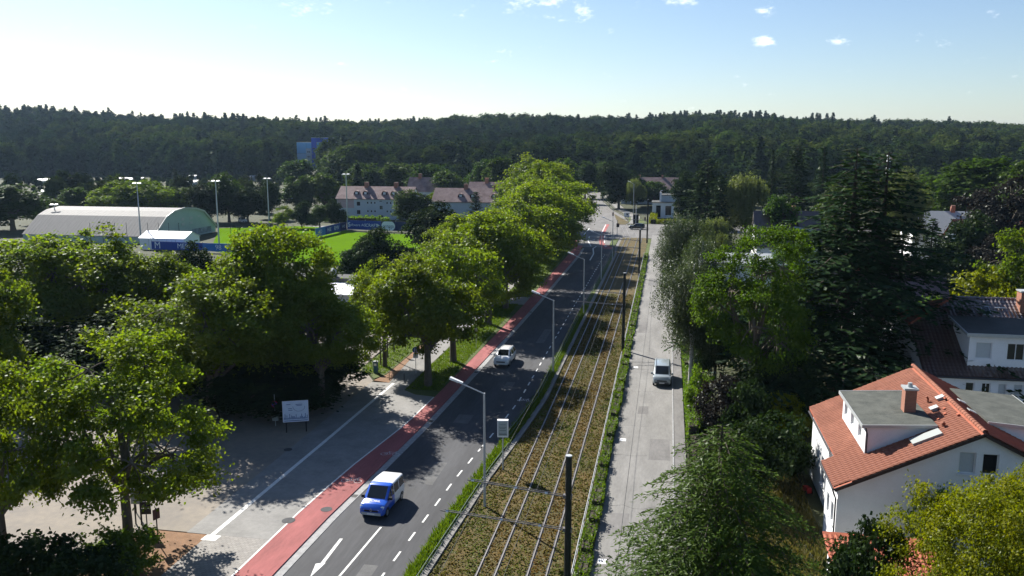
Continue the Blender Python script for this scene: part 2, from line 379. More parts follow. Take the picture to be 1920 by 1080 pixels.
for (x0_, y0_, x1_, y1_) in [(-3.2, 52, -1.9, 55.6), (-.9, 66, .8, 71), (-2.2, 77.5, -1.2, 80), (-3.4, 112, -2.2, 119), (-.6, 128, .9, 133), (-3.0, 150, -1.4, 158)]:
    flat('repair_patch', [(x0_, y0_), (x1_, y0_ + .1), (x1_ - .05, y1_), (x0_ + .04, y1_ - .1)], .024, M['asphalt_old'], .01, path)
_r = random.Random(12)
for k in range(9):
    y_ = 38 + k * 9 + _r.uniform(-2, 2); pts_ = [(-3.85 + i * .7, y_ + _r.uniform(-.3, .3)) for i in range(8)]
    line('crack', pts_[:_r.randint(4, 8)], .022, .026, path, M['crack'])
for (x0_, y0_, x1_, y1_) in [(-17.6, 58, -16.6, 62.5), (-16.2, 83, -15.3, 86), (-18.6, 72, -17.2, 74.5), (-15.9, 104, -14.9, 112), (-17.4, 43, -16.5, 45.6)]:
    flat('repair_patch', [(x0_, y0_), (x1_, y0_), (x1_, y1_), (x0_, y1_)], .003, M['patch'], .01, road)
for k in range(7):
    x_ = _r.uniform(-19.5, -15); y_ = 40 + k * 11; pts_ = [(x_ + _r.uniform(-.15, .15), y_ + i * 1.1) for i in range(7)]; line('crack', pts_, .02, .004, road, M['crack'])
for v in np.arange(38, 190, 17.0):
    u = RED_R(v) + .28; mb = MB(); mb.box(u - .2, v - .25, .02, u + .2, v + .25, .034); mb.build('drain_grate', M['black'], road)
line('seam', [(-2.35, 20), (-2.35, 150)], .03, .025, path, M['black'])
line('seam', [(-3.9, 96.5), (1.0, 95.4)], .04, .025, path, M['black'])
line('seam', [(-3.9, 93.6), (1.0, 93.3)], .04, .025, path, M['black'])
# left side: pavers, asphalt apron, lot, pavement, verge with the plane trees
L0 = lambda v: RED_L(v) - .004
ribbon('paved_apron', 15, 47.4, K(-28.6), lambda v: RED_L(v) - .13, .10, M['pavers'])
ribbon('asphalt_apron', 47.41, 83.04, K(-30.2), lambda v: RED_L(v) - .13, .10, M['paving'])
ribbon('edge_line', 15, 79, lambda v: RED_L(v) - .128, L0, .108, M['paint'])
flat('dirt_patch', [(-32.6, 47.35), (-28.62, 47.35), (-28.62, 38), (-33.5, 30), (-36, 40)], .095, M['dirt'])
lot = flat('parking_lot', [(-30.22, 47.5), (-30.22, 83.5), (-33.2, 88.5), (-34, 100), (-36, 112), (-120, 112), (-120, 20), (-38, 20), (-36.1, 40.1), (-32.7, 47.5)], .085, M['lot'])
wl = line('boundary_line', [(-28.35, 47.2), (-28.0, 65), (-27.75, 84)], .32, .106, lot)
flat('boundary_end_mark', [(-28.75, 46.6), (-27.75, 46.6), (-27.7, 47.35), (-28.7, 47.35)], .108, M['paint'], .01)
flat('traffic_island', [(-33.1, 88.3), (-30.3, 84.1), (-29.6, 86), (-29.7, 103), (-33.5, 103)], .16, M['lawn'])
flat('dirt_strip', [(-30.2, 83.6), (-28.3, 83.05), (-28.9, 92), (-29.0, 104), (-29.68, 103), (-29.58, 86)], .12, M['dirt'])
ribbon('pavement', 83.05, 205, lambda v: -28.28 if v < 84 else -28.9, K(-26.0), .11, M['concrete'])
ribbon('tree_verge', 80.8, 128, lambda v: -25.9, lambda v: RED_L(v) - .004, .13, M['lawn'])
flat('tree_verge_tip', [(-25.85, 80.75), (-24.4, 79.5), (-22.25, 79.1), (-22.18, 80.75)], .13, M['lawn'], .2)
flat('driveway', [(-36, 129), (-36, 134), (-26.02, 133.5), (RED_L(132) - .01, 134.5), (RED_L(129) - .01, 128.1), (-26.02, 128.6)], .118, M['paving'])
ribbon('tree_verge', 134.6, 203, lambda v: -25.9, lambda v: RED_L(v) - .004, .13, M['lawn'])
# painted markings on the road
for v in list(np.arange(30, 66, 2.72)) + list(np.arange(66, 190, 2.72)):
    u = ROAD_R(v + .5) - 1.45; u2 = ROAD_R(v + 1.5) - 1.45
    line('lane_dash', [(u, v), (u2, v + 1.25)], .13, .005, road)
line('lane_dash', [(-18.42, 42), (-18.05, 50.6)], .14, .005, road)
line('lane_line', [(-19.5, 33), (-18.8, 39)], .14, .005, road)
ar = MB()
for q in [[(637, 1010), (643, 1010), (608, 1056), (601, 1056)], [(592, 1057), (611, 1055), (581, 1083)]]:
    p = [at(*c) for c in q]; ar.add([(c[0], c[1], .005) for c in p], [tuple(range(len(p)))])
ar.build('lane_arrow', M['paint'], road)
def bike_symbol(x, y, s, par, z, m):
    b = MB()
    def ring(cx, cy, r, n=14, w=.05):
        for i in range(n):
            a, c = 2 * math.pi * i / n, 2 * math.pi * (i + 1) / n
            b.add([(cx + r * math.cos(a), cy + r * math.sin(a), z), (cx + r * math.cos(c), cy + r * math.sin(c), z),
                   (cx + (r - w) * math.cos(c), cy + (r - w) * math.sin(c), z), (cx + (r - w) * math.cos(a), cy + (r - w) * math.sin(a), z)], [(0, 1, 2, 3)])
    def ln(a, c, w=.05):
        a, c = Vector(a), Vector(c); d = (c - a).normalized(); n_ = Vector((-d.y, d.x)) * w / 2
        b.add([(q.x, q.y, z) for q in (a - n_, c - n_, c + n_, a + n_)], [(0, 1, 2, 3)])
    ring(x - .5 * s, y, .3 * s); ring(x + .5 * s, y, .3 * s)
    P = lambda a, c: (x + a * s, y + c * s)
    for q in [((-.5, 0), (-.2, .5)), ((-.2, .5), (.35, .5)), ((.35, .5), (.5, 0)), ((-.2, .5), (0, 0)), ((0, 0), (.35, .5)), ((-.5, 0), (0, 0)), ((.35, .5), (.3, .7)), ((.3, .7), (.5, .72)), ((-.2, .5), (-.25, .62))]:
        ln(P(*q[0]), P(*q[1]))
    return b.build('bicycle_symbol', m, par)
M['wornpaint'] = mat('worn_paint', (.5, .46, .45), .8, .2, 4)
bike_symbol(-21.6, 63.2, 1.0, cyc, .105, M['wornpaint']); bike_symbol(-22.7, 57.4, 1.0, cyc, .105, M['wornpaint'])
bike_symbol(*at(983, 751), .9, road, .006, M['wornpaint'])
for q in [[(1105, 443), (1103, 452), (1108, 462)], [(1105, 443), (1125, 443)], [(1112, 466), (1113, 476), (1106, 488)], [(1134, 441), (1133, 446)], [(1133, 450), (1133.5, 455)], [(1134, 460), (1135.5, 463)],
          [(1107, 452), (1115, 449)], [(1112, 466), (1118, 462)], [(1095, 440), (1105, 428)], [(1128, 437), (1136, 421)]]:
    line('road_marking', [at(*p) for p in q], .28, .007, road)
flat('asphalt_patch', [at(1139, 452), at(1147, 452), at(1146, 443), at(1139, 443)], .005, M['asphalt'], .01)
for (px, py, r) in [(541, 976, .45), (612, 955, .4), (540, 843, .35)]:
    x, y = at(px, py, .1); mb = MB(); mb.disc((x, y, .1), (0, 0, 1), r, .012); mb.build('manhole_cover', M['asphalt'], cyc if px > 600 else lot)
# rails: four single rails
for i, u in enumerate([-10.4, -9.33, -7.45, -6.35]):
    rl = ribbon('rail', 15, 224, K(u - .035), K(u + .035), .14, M['steel'], step=20)
    ribbon('rail_bed', 15, 224, K(u - .12), K(u + .12), .075, M['asphalt'], step=20, parent=rl)
for i, u in enumerate([-10.4, -9.33, -7.45, -6.35]):
    du = u + 9.33
    rl = ribbon('rail', 224.1, 430, (lambda a: lambda v: far_r(v) + a - 1.2 if v > 262 else a - 9.33 + (far_r(262) + 8.13) * (v - 224) / 38)(du), (lambda a: lambda v: far_r(v) + a - 1.1 if v > 262 else a - 9.23 + (far_r(262) + 8.13) * (v - 224) / 38)(du), .012, M['steel'], step=6)
# sports ground
pitch = flat('sports_pitch', [at(395, 470), at(410, 428), at(560, 424), at(640, 428), at(660, 435), at(800, 441), at(815, 470), at(760, 495), at(600, 500)], .02, M['pitch'])
flat('hall_forecourt', [(-122, 219), (-122, 232), (-100, 240), (-84, 241), (-84, 236), (-96, 229)], .012, M['asphalt_old'])
# ------------------------------------------------------------------ trees
LF = {}
LF['plane'] = leafmat('leaf_plane', (.060, .098, .010), (.108, .132, .013), (2.3, 2.4, .55), .47, .015, .10)
LF['green'] = leafmat('leaf_green', (.026, .050, .010), (.050, .076, .013), (1.5, 1.7, .6), .40, .010, .30)
LF['bright'] = leafmat('leaf_bright', (.060, .100, .008), (.095, .125, .011), (1.9, 2.0, .5), .45, .010, .12)
LF['robinia'] = leafmat('leaf_robinia', (.036, .078, .009), (.062, .102, .012), (1.8, 1.9, .6), .42, .008, .1)
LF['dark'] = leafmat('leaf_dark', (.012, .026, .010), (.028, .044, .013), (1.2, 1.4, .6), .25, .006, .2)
LF['willow'] = leafmat('leaf_willow', (.085, .105, .042), (.125, .145, .062), (1.5, 1.6, .6), .38, .008, .15)
LF['birch'] = leafmat('leaf_birch', (.036, .052, .020), (.066, .082, .034), (1.2, 1.4, .6), .34, .030, .15)
LF['conifer'] = leafmat('needle', (.012, .026, .011), (.030, .048, .016), (1, 1.1, .5), .18, .008, .18)
LF['cedar'] = leafmat('needle_cedar', (.010, .026, .011), (.030, .056, .019), (1, 1.2, .5), .18, .012, .05)
LF['hemlock'] = leafmat('needle_hemlock', (.034, .064, .011), (.074, .112, .017), (1.6, 1.8, .5), .32, .010, .05)
LF['gold'] = leafmat('leaf_gold', (.10, .128, .006), (.15, .155, .008), (1.8, 1.8, .35), .42, .010, .1)
LF['copper'] = leafmat('leaf_copper', (.012, .013, .011), (.028, .024, .020), (1.1, .9, .8), .25, .014, .1)
LF['forest'] = leafmat('leaf_forest', (.017, .032, .010), (.034, .050, .013), (1.3, 1.5, .5), .18, 0.0, .5)
LF['forest_light'] = leafmat('leaf_forest_light', (.032, .050, .012), (.056, .074, .016), (1.4, 1.6, .5), .2, 0.0, .4)
LF['forest_dark'] = leafmat('leaf_forest_dark', (.010, .022, .010), (.022, .035, .012), (1.2, 1.4, .5), .14, 0.0, .4)
LF['grass'] = leafmat('grass_blade', (.07, .125, .012), (.13, .17, .025), (1.3, 1.4, .4), .4, .010, .05)
LF['drygrass'] = leafmat('dry_grass_blade', (.08, .085, .03), (.16, .13, .06), (1.2, 1.2, .5), .35, .005, .05)
LF['hedge'] = leafmat('leaf_hedge', (.055, .105, .011), (.11, .165, .016), (1.8, 2.0, .4), .40, .020, .12)
LF['sedum'] = leafmat('sedum_leaf', (.070, .096, .013), (.125, .072, .017), (1, 1, .5), .2, .005, .05)

def unit(a): return a / (np.linalg.norm(a, axis=-1, keepdims=True) + 1e-9)
def leaf_quads(rng, P, Nn, L, W, droop=None):
    n = len(P); Nn = unit(Nn)
    r = rng.normal(size=(n, 3)) if droop is None else droop
    t1 = unit(r - (r * Nn).sum(1, keepdims=True) * Nn); t2 = np.cross(Nn, t1)
    L = np.broadcast_to(L, (n,))[:, None] * .5; W = np.broadcast_to(W, (n,))[:, None] * .5
    return np.stack([P + t1 * L, P + t2 * W + t1 * L * .15, P - t1 * L, P - t2 * W + t1 * L * .15], 1)
def limb(mb, a, b, r0, r1, rng, n=6, sag=.12):
    a, b = np.array(a, float), np.array(b, float); d = b - a; L = np.linalg.norm(d)
    k = 4; pts = []
    off = rng.normal(size=3) * L * sag * .5; off[2] += L * .06
    for i in range(k + 1):
        t = i / k; pts.append(tuple(a + d * t + off * math.sin(math.pi * t)))
    mb.tube(pts, [r0 + (r1 - r0) * i / k for i in range(k + 1)], n, caps=False)
def broad(seed, h, w, cb, nrand=.65, outw=.55, core=0, cores=2.5, ell=1.1, lobes=8, clumps=120, lpc=150, leaf=.26, lm='plane', bark='bark', csz=1.0, tr=None, trunk=True, upb=.55, open_=.0):
    rng = np.random.default_rng(seed); a = w / 2; b = (h - cb) / 2; cz = cb + b
    C = []; R = []
    for i in range(lobes):
        ph = i * 2.4 + rng.uniform(-.4, .4); el = (-.75 + 1.7 * ((i * .618) % 1)) if i < lobes - 1 else 1.25
        q = rng.uniform(.42, .68)
        C.append((math.cos(ph) * math.cos(el) * a * q, math.sin(ph) * math.cos(el) * a * q, cz + math.sin(el) * b * q)); R.append(rng.uniform(.42, .6))
    C.append((0, 0, cz + b * .1)); R.append(.6); C = np.array(C); R = np.array(R)
    cl = []
    tries = 0
    while len(cl) < clumps and tries < clumps * 60:
        tries += 1
        i = rng.integers(len(C)); d = unit(rng.normal(size=3)); d[2] = d[2] * .9 + .12
        rr = R[i] * rng.uniform(.72, 1.04) ; p = C[i] + d * np.array([a, a, b]) * rr
        inside = False
        for j in range(len(C)):
            if j != i and np.linalg.norm((p - C[j]) / np.array([a, a, b])) < R[j] * .72: inside = True; break
        if inside and rng.random() < .85: continue
        if p[2] < cb * .75: continue
        if np.linalg.norm((p - np.array([0, 0, cz])) / np.array([a, a, b])) > rng.uniform(-.1, .1) + ell: continue
        cl.append(p)
    cl = np.array(cl); n = len(cl) * lpc
    cs = csz * rng.uniform(.7, 1.3, len(cl)); idx = np.repeat(np.arange(len(cl)), lpc)
    g = rng.normal(size=(n, 3)) * np.array([.52, .52, .30]) * cs[idx][:, None]
    P = cl[idx] + g
    P[:, 2] -= (g[:, 0] ** 2 + g[:, 1] ** 2) * .16
    out = unit(P - np.array([0, 0, cz - b * .3]))
    Nn = out * outw + np.array([0, 0, upb]) + rng.normal(size=(n, 3)) * nrand
    Q = leaf_quads(rng, P, Nn, leaf * rng.uniform(.7, 1.3, n), leaf * rng.uniform(.6, 1.0, n))
    if core:  # large inner cards, added so light cannot leak through the crown
        ci = np.repeat(np.arange(len(C)), core); m = len(ci); dd = unit(rng.normal(size=(m, 3))) * (rng.random(m) ** .4)[:, None]
        PC = C[ci] + dd * np.array([a, a, b]) * (R[ci] * .62)[:, None]; PC[:, 2] = np.maximum(PC[:, 2], cb)
        Q2 = leaf_quads(rng, PC, dd + rng.normal(size=(m, 3)) * .4, cores * rng.uniform(.7, 1.3, m), cores * rng.uniform(.6, 1, m))
        Q = np.concatenate([Q, Q2]); idx = np.concatenate([idx, rng.integers(len(cl), size=m)]); n += m
    v = np.clip(rng.normal(.5, .22, n) + rng.normal(0, .16, len(cl))[idx], 0, 1)
    crown = np_mesh('crown', Q, 4, LF[lm], v, lnk=False)
    mbt = MB(); r0 = (tr or .028 * h) 
    fork = cb + (h - cb) * .22
    if trunk:
        mbt.tube([(0, 0, -.3), (0, 0, .3), (.03 * h * .1, 0, fork * .5), (0, .02, fork)], [r0 * 1.35, r0 * 1.08, r0 * .9, r0 * .78], 10, caps=False)
        for j in range(len(C)):
            limb(mbt, (0, 0, fork * rng.uniform(.78, 1.0)), C[j], r0 * .5, r0 * .2, rng)
            near = np.argsort(np.linalg.norm(cl - C[j], axis=1))[:7]
            for q in near: limb(mbt, C[j], cl[q], r0 * .17, .02, rng, 4)
    else: mbt.tube([(0, 0, -.2), (0, 0, h * .5)], [.1, .04], 6)
    me = bpy.data.meshes.new('trunk'); me.from_pydata(mbt.v, [], mbt.f); me.materials.append(M[bark])
    me.polygons.foreach_set('use_smooth', [True] * len(mbt.f)); me.update()
    return me, crown
def conifer(seed, h, w, cb, nb, rise, droop, sub, qn, ql, qw, lm='conifer', prof=1.0, leaders=((0, 0, 1.0),), irr=.25, bark='barkdark', hang=.5, tr=None, subl=.42):
    rng = np.random.default_rng(seed); Pl = []; Nl = []; Dl = []; Ll = []
    mbt = MB(); r0 = tr or h * .016
    for (lx, ly, lh) in leaders:
        hh = h * lh
        mbt.tube([(0, 0, -.3), (0, 0, h * .35), (lx, ly, hh * .7), (lx, ly, hh)], [r0 * 1.2, r0 * .8, r0 * .42, .03], 8, caps=False)
        for i in range(nb):
            t = (i + rng.random()) / nb; z = hh * cb + hh * (1 - cb) * t
            if len(leaders) > 1 and z < h * .5 and lx + ly != 0: continue
            L = w / 2 * ((1 - t) ** prof * .93 + .07) * rng.uniform(1 - irr, 1 + irr)
            az = i * 2.399 + rng.uniform(-.4, .4); dh = np.array([math.cos(az), math.sin(az), 0]); pe = np.array([-dh[1], dh[0], 0])
            k = min(1, max(0, (z / h - .35) / .35)); base = np.array([lx * k, ly * k, z])
            rs = rise * rng.uniform(.6, 1.4); dr = droop * rng.uniform(.7, 1.3)
            pos = lambda s: base + dh * L * s + np.array([0, 0, 1.0]) * L * (rs * s - dr * s * s)
            mbt.tube([tuple(pos(s)) for s in (0, .5, .95)], [max(.02, r0 * .25 * L / (w / 2)), max(.015, r0 * .13), .01], 4, caps=False)
            ns = max(3, int(sub * L / (w / 2) + 1))
            for j in range(ns):
                s = .12 + .88 * (j + rng.random()) / ns; p0 = pos(s)
                for sd_ in (-1, 1):
                    l = L * subl * (1.08 - s) ** .7 * rng.uniform(.6, 1.2) + ql * .4
                    dd = unit(pe * sd_ * rng.uniform(.7, 1) + dh * rng.uniform(.35, .9) + np.array([0, 0, rng.uniform(-.15, .1)]))
                    nq = max(1, int(qn * l / (w / 2 * subl) + .6))
                    ss = (np.arange(nq) + rng.random(nq)) / nq
                    pp = p0 + dd * (l * ss)[:, None]; pp[:, 2] -= hang * l * ss ** 2 * .6
                    Pl.append(pp); Dl.append(np.tile(dd, (nq, 1)) + np.array([0, 0, -hang * .8]) * ss[:, None] + rng.normal(size=(nq, 3)) * .3)
                    Nl.append(np.tile([0, 0, 1.0], (nq, 1)) + rng.normal(size=(nq, 3)) * .38 + dh * .25)
    P = np.concatenate(Pl); Nn = np.concatenate(Nl); D = np.concatenate(Dl); n = len(P)
    Q = leaf_quads(rng, P, Nn, ql * rng.uniform(.7, 1.3, n), qw * rng.uniform(.7, 1.3, n), D)
    crown = np_mesh('crown', Q, 4, LF[lm], np.clip(rng.normal(.45, .25, n), 0, 1), lnk=False)
    me = bpy.data.meshes.new('trunk'); me.from_pydata(mbt.v, [], mbt.f); me.materials.append(M[bark])
    me.polygons.foreach_set('use_smooth', [True] * len(mbt.f)); me.update()
    return me, crown
def weeping(seed, h, w, cb, strands, lps, leaf, lm, bark='barkbirch', hang=.28):
    rng = np.random.default_rng(seed); a = w / 2; b = (h - cb) / 2; cz = cb + b
    mbt = MB(); r0 = .016 * h
    mbt.tube([(0, 0, -.3), (.05, 0, h * .4), (0, .1, h * .9)], [r0 * 1.2, r0 * .8, .04], 8, caps=False)
    Pl = []; cid = []
    nl = 9; lob = [(rng.uniform(-.55, .55), rng.uniform(-.55, .55), rng.uniform(-.5, .62)) for _ in range(nl)] + [(0, 0, .55)]
    for j, q in enumerate(lob): limb(mbt, (0, 0, h * rng.uniform(.3, .7)), (q[0] * a, q[1] * a, cz + q[2] * b), r0 * .4, .03, rng)
    for i in range(strands):
        q = lob[rng.integers(len(lob))]; d = unit(rng.normal(size=3)); d[2] = abs(d[2]) * .8
        p = np.array([q[0] * a, q[1] * a, cz + q[2] * b]) + d * np.array([a, a, b]) * rng.uniform(.25, .5)
        out = np.array([p[0], p[1], 0]) / (a + 1e-6)
        l = h * hang * rng.uniform(.3, 1.0); l = min(l, p[2] - cb * .6)
        if l < .3: continue
        s = rng.random(lps) ** .8; pp = p + np.outer(s, out * .5) + rng.normal(size=(lps, 3)) * np.array([.16, .16, .1]); pp[:, 2] -= l * s
        Pl.append(pp); cid.append(np.full(lps, rng.normal(0, .16)))
    P = np.concatenate(Pl); n = len(P); out = unit(P - np.array([0, 0, cz]))
    Nn = out * .7 + rng.normal(size=(n, 3)) * .7 + np.array([0, 0, .3])
    D = np.tile([0, 0, -1.0], (n, 1)) + rng.normal(size=(n, 3)) * .45
    Q = leaf_quads(rng, P, Nn, leaf * rng.uniform(.8, 1.6, n), leaf * .42 * rng.uniform(.7, 1.3, n), D)
    crown = np_mesh('crown', Q, 4, LF[lm], np.clip(rng.normal(.5, .2, n) + np.concatenate(cid), 0, 1), lnk=False)
    me = bpy.data.meshes.new('trunk'); me.from_pydata(mbt.v, [], mbt.f); me.materials.append(M[bark])
    me.polygons.foreach_set('use_smooth', [True] * len(mbt.f)); me.update()
    return me, crown

KIND = {}    # kind -> list of (trunk mesh, crown mesh, height, width)
def variants(kind, fn, h, w, seeds, **kw): KIND[kind] = [fn(s, h, w, **kw) + (h, w) for s in seeds]
variants('plane_near', broad, 13.5, 12, (11, 12), cb=1.8, lobes=12, clumps=260, lpc=190, leaf=.23, csz=.9, ell=.96)
variants('plane_open', broad, 13.5, 12, (13, 14), cb=2.2, lobes=10, clumps=150, lpc=210, leaf=.21, csz=.78, tr=.30, ell=1.0)
variants('plane', broad, 14, 12, (21, 22, 23), cb=2.2, lobes=12, clumps=220, lpc=150, leaf=.28, csz=1.0, ell=.95)
variants('broad', broad, 16, 12, (31, 32, 33, 34), cb=.6, lobes=10, clumps=170, lpc=45, leaf=.58, lm='green', csz=1.2, core=50, cores=1.6, nrand=.5)
variants('bright', broad, 14, 12, (41, 42), cb=1.0, lobes=9, clumps=170, lpc=60, leaf=.48, lm='bright', csz=1.15)
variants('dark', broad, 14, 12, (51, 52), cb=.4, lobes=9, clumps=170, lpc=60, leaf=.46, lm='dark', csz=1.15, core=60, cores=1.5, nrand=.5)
variants('robinia', broad, 15, 10, (61,), cb=2.6, lobes=12, clumps=230, lpc=130, leaf=.20, lm='robinia', csz=.72)
variants('copper', broad, 14, 13, (71,), cb=1.5, lobes=9, clumps=140, lpc=90, leaf=.42, lm='copper', csz=1.15)
variants('bush', broad, 3, 4, (81, 82), cb=.1, lobes=6, clumps=70, lpc=60, leaf=.17, lm='hedge', csz=.42, trunk=False)
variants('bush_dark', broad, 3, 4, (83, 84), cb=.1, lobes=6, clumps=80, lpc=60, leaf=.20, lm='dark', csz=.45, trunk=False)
variants('bush_gold', broad, 6, 8, (85,), cb=.5, lobes=11, clumps=430, lpc=130, leaf=.105, lm='gold', csz=.48, trunk=False)
variants('bush_yellow', broad, 4, 6, (86,), cb=.2, lobes=8, clumps=110, lpc=70, leaf=.22, lm='gold', csz=.5, trunk=False)
variants('bush_copper', broad, 3.4, 3.4, (87,), cb=.1, lobes=6, clumps=90, lpc=70, leaf=.16, lm='copper', csz=.42, trunk=False)
variants('willow', weeping, 17, 13, (91, 92), cb=2.5, strands=900, lps=26, leaf=.42, lm='willow', bark='bark', hang=.25)
variants('birch', weeping, 15, 8, (95, 96), cb=2.0, strands=1100, lps=34, leaf=.20, lm='birch', hang=.30)
variants('spruce', conifer, 20, 8, (101, 102), cb=.08, nb=120, rise=.05, droop=.35, sub=8, qn=4, ql=.8, qw=.40)
variants('pine', conifer, 20, 11, (105,), cb=.12, nb=110, rise=.30, droop=.25, sub=9, qn=5, ql=.85, qw=.5, prof=.62, irr=.35)
variants('thuja', conifer, 10, 4, (107,), cb=.02, nb=90, rise=.9, droop=.2, sub=5, qn=3, ql=.5, qw=.26, prof=.6, hang=.1, lm='dark')
variants('cedar', conifer, 24, 17, (111,), cb=.10, nb=150, rise=.20, droop=.36, sub=17, qn=11, ql=.55, qw=.24, lm='cedar', prof=.85, leaders=((0, 0, 1.0), (2.2, .6, .985)), irr=.38, hang=.35)
variants('hemlock', conifer, 11, 11.5, (121,), cb=.03, nb=240, rise=.22, droop=.44, sub=20, qn=20, ql=.25, qw=.068, lm='hemlock', prof=.62, irr=.28, hang=.75, subl=.40)
TREE_N = {}
def tree(kind, px, ytop, ybase, wpx, label, name='broadleaf_tree', cat='tree', group=None, var=None, rz=None, bx=None, xoff=0):
    """A tree rooted where the photograph shows its foot; its height and spread read from the photograph."""
    x, y = at(bx if bx is not None else px, ybase); h = height_at(x, y, ytop)
    wm = wpx * (fwd(x, y) * cp + (CAM_H - h * .5) * sp) / FPX
    return tree_at(kind, x, y, h, wm, label, name, cat, group, var, rz)
def tree_at(kind, x, y, h, wm, label, name='broadleaf_tree', cat='tree', group=None, var=None, rz=None, z=None):
    k = TREE_N.get(kind, 0); TREE_N[kind] = k + 1
    tm, cmn, h0, w0 = KIND[kind][(k if var is None else var) % len(KIND[kind])]
    t = thing(name, label, cat, (x, y, terrain_z(x, y) if z is None else z), (k * 2.1 if rz is None else rz), group)
    t.scale = (wm / w0, wm / w0, h / h0)
    link('trunk', tm, t); link('crown', cmn, t)
    return t
# ------------------------------------------------------------------ trees one can tell apart
G1 = 'plane trees in a row along the red cycle lane'
def plane(px, yt, yb, w, label, bx=None, var=None, kind='plane', group=None, rz=None): return tree(kind, px, yt, yb, w, label, 'plane_tree', 'tree', group, var, rz, bx)
plane(232, 620, 1045, 400, 'open-crowned plane tree over the small sign cluster at the lot entrance', 243, 0, 'plane_open', rz=1.0)
plane(15, 626, 1095, 330, 'plane tree cut off by the picture edge beside the lot entrance plane tree', None, 1, 'plane_open', rz=2.2)
plane(520, 414, 758, 270, 'tallest broad plane tree at the car park, above the white billboard', None, 0, 'plane_near', rz=.3)
plane(400, 508, 788, 340, 'lower plane tree of the car park, joined to the tall one over the billboard', None, 1, 'plane_near', rz=4.0)
plane(605, 515, 765, 220, 'low side plane tree joined to the tallest one, nearest the driveway', None, 0, 'plane_near', rz=2.6)
plane(455, 470, 750, 250, 'middle plane tree of the car park clump, behind the billboard', None, 1, 'plane_near', rz=5.0)
plane(60, 440, 690, 310, 'plane tree deep in the car park, at the picture edge below the sports hall', None, 0)
plane(205, 428, 672, 270, 'plane tree deep in the car park, directly below the sports hall roof', None, 1)
plane(292, 470, 668, 200, 'smaller plane tree deep in the car park, below the white tent', None, 2)
plane(-60, 480, 800, 260, 'shaded plane tree filling the picture edge behind the lot entrance', None, 2)
S = [(803, 474, 725, 225, 'first'), (850, 440, 680, 190, 'second'), (915, 398, 610, 205, 'third'), (948, 388, 580, 175, 'fourth'), (980, 366, 545, 165, 'fifth'),
     (1003, 345, 512, 185, 'sixth'), (1024, 333, 488, 170, 'seventh'), (1042, 325, 470, 150, 'eighth'), (1020, 300, 452, 120, 'ninth')]
for i, (px, yt, yb, w, wd) in enumerate(S):
    plane(px, yt, yb, w, f'{wd} plane tree of the cycle-lane row, counted from the parking lot end', None, i % 3, group=G1)
plane(760, 486, 690, 130, 'slender plane tree on the traffic island behind the blue pillar', 722, 1)
plane(1000, 290, 430, 150, 'bright plane tree rising behind the end of the cycle-lane row', None, 1)
plane(870, 402, 560, 170, 'plane tree behind the cycle-lane row, in front of the pale apartment block', None, 2)
tree('dark', 205, 585, 735, 270, 'added dark thicket standing in for shaded ground in the car park, behind the entrance plane tree', 'evergreen_bush', 'bush')  # added dark foliage stands in for the black shade on the lot
tree('dark', 70, 595, 745, 260, 'added dark thicket standing in for shaded ground at the picture edge of the car park', 'evergreen_bush', 'bush')  # also added for darkness: dark leaves where the lot lies in shade
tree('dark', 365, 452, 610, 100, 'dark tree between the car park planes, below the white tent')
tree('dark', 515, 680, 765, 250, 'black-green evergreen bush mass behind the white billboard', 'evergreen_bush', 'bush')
tree('dark', 440, 640, 745, 320, 'dark foliage mass added to deepen the shade under the car park planes, behind the billboard thicket', 'evergreen_bush', 'bush')  # added foliage that blackens the bright strip of lot below the crowns
tree('dark', 600, 648, 735, 190, 'dark foliage mass added to deepen the shade under the tallest plane, beside the driveway', 'evergreen_bush', 'bush')  # added likewise, to darken the ground seen under the crown
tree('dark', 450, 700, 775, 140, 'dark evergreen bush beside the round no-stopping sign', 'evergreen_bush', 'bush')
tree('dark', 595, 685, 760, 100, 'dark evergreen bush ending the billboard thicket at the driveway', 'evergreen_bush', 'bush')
tree('dark', 664, 458, 545, 75, 'low dark tree before the pitch, beside the flat-roofed building', var=0)
tree('dark', 700, 428, 545, 95, 'pointed dark tree before the pitch, middle of three')
tree('dark', 765, 452, 545, 90, 'rounded dark tree before the pitch, touching the plane row')
tree('dark', 735, 495, 560, 80, 'short dark shrub behind the flat-roofed building', 'shrub', 'bush')
tree('dark', 815, 378, 500, 110, 'dark glossy tree before the pale apartment block')
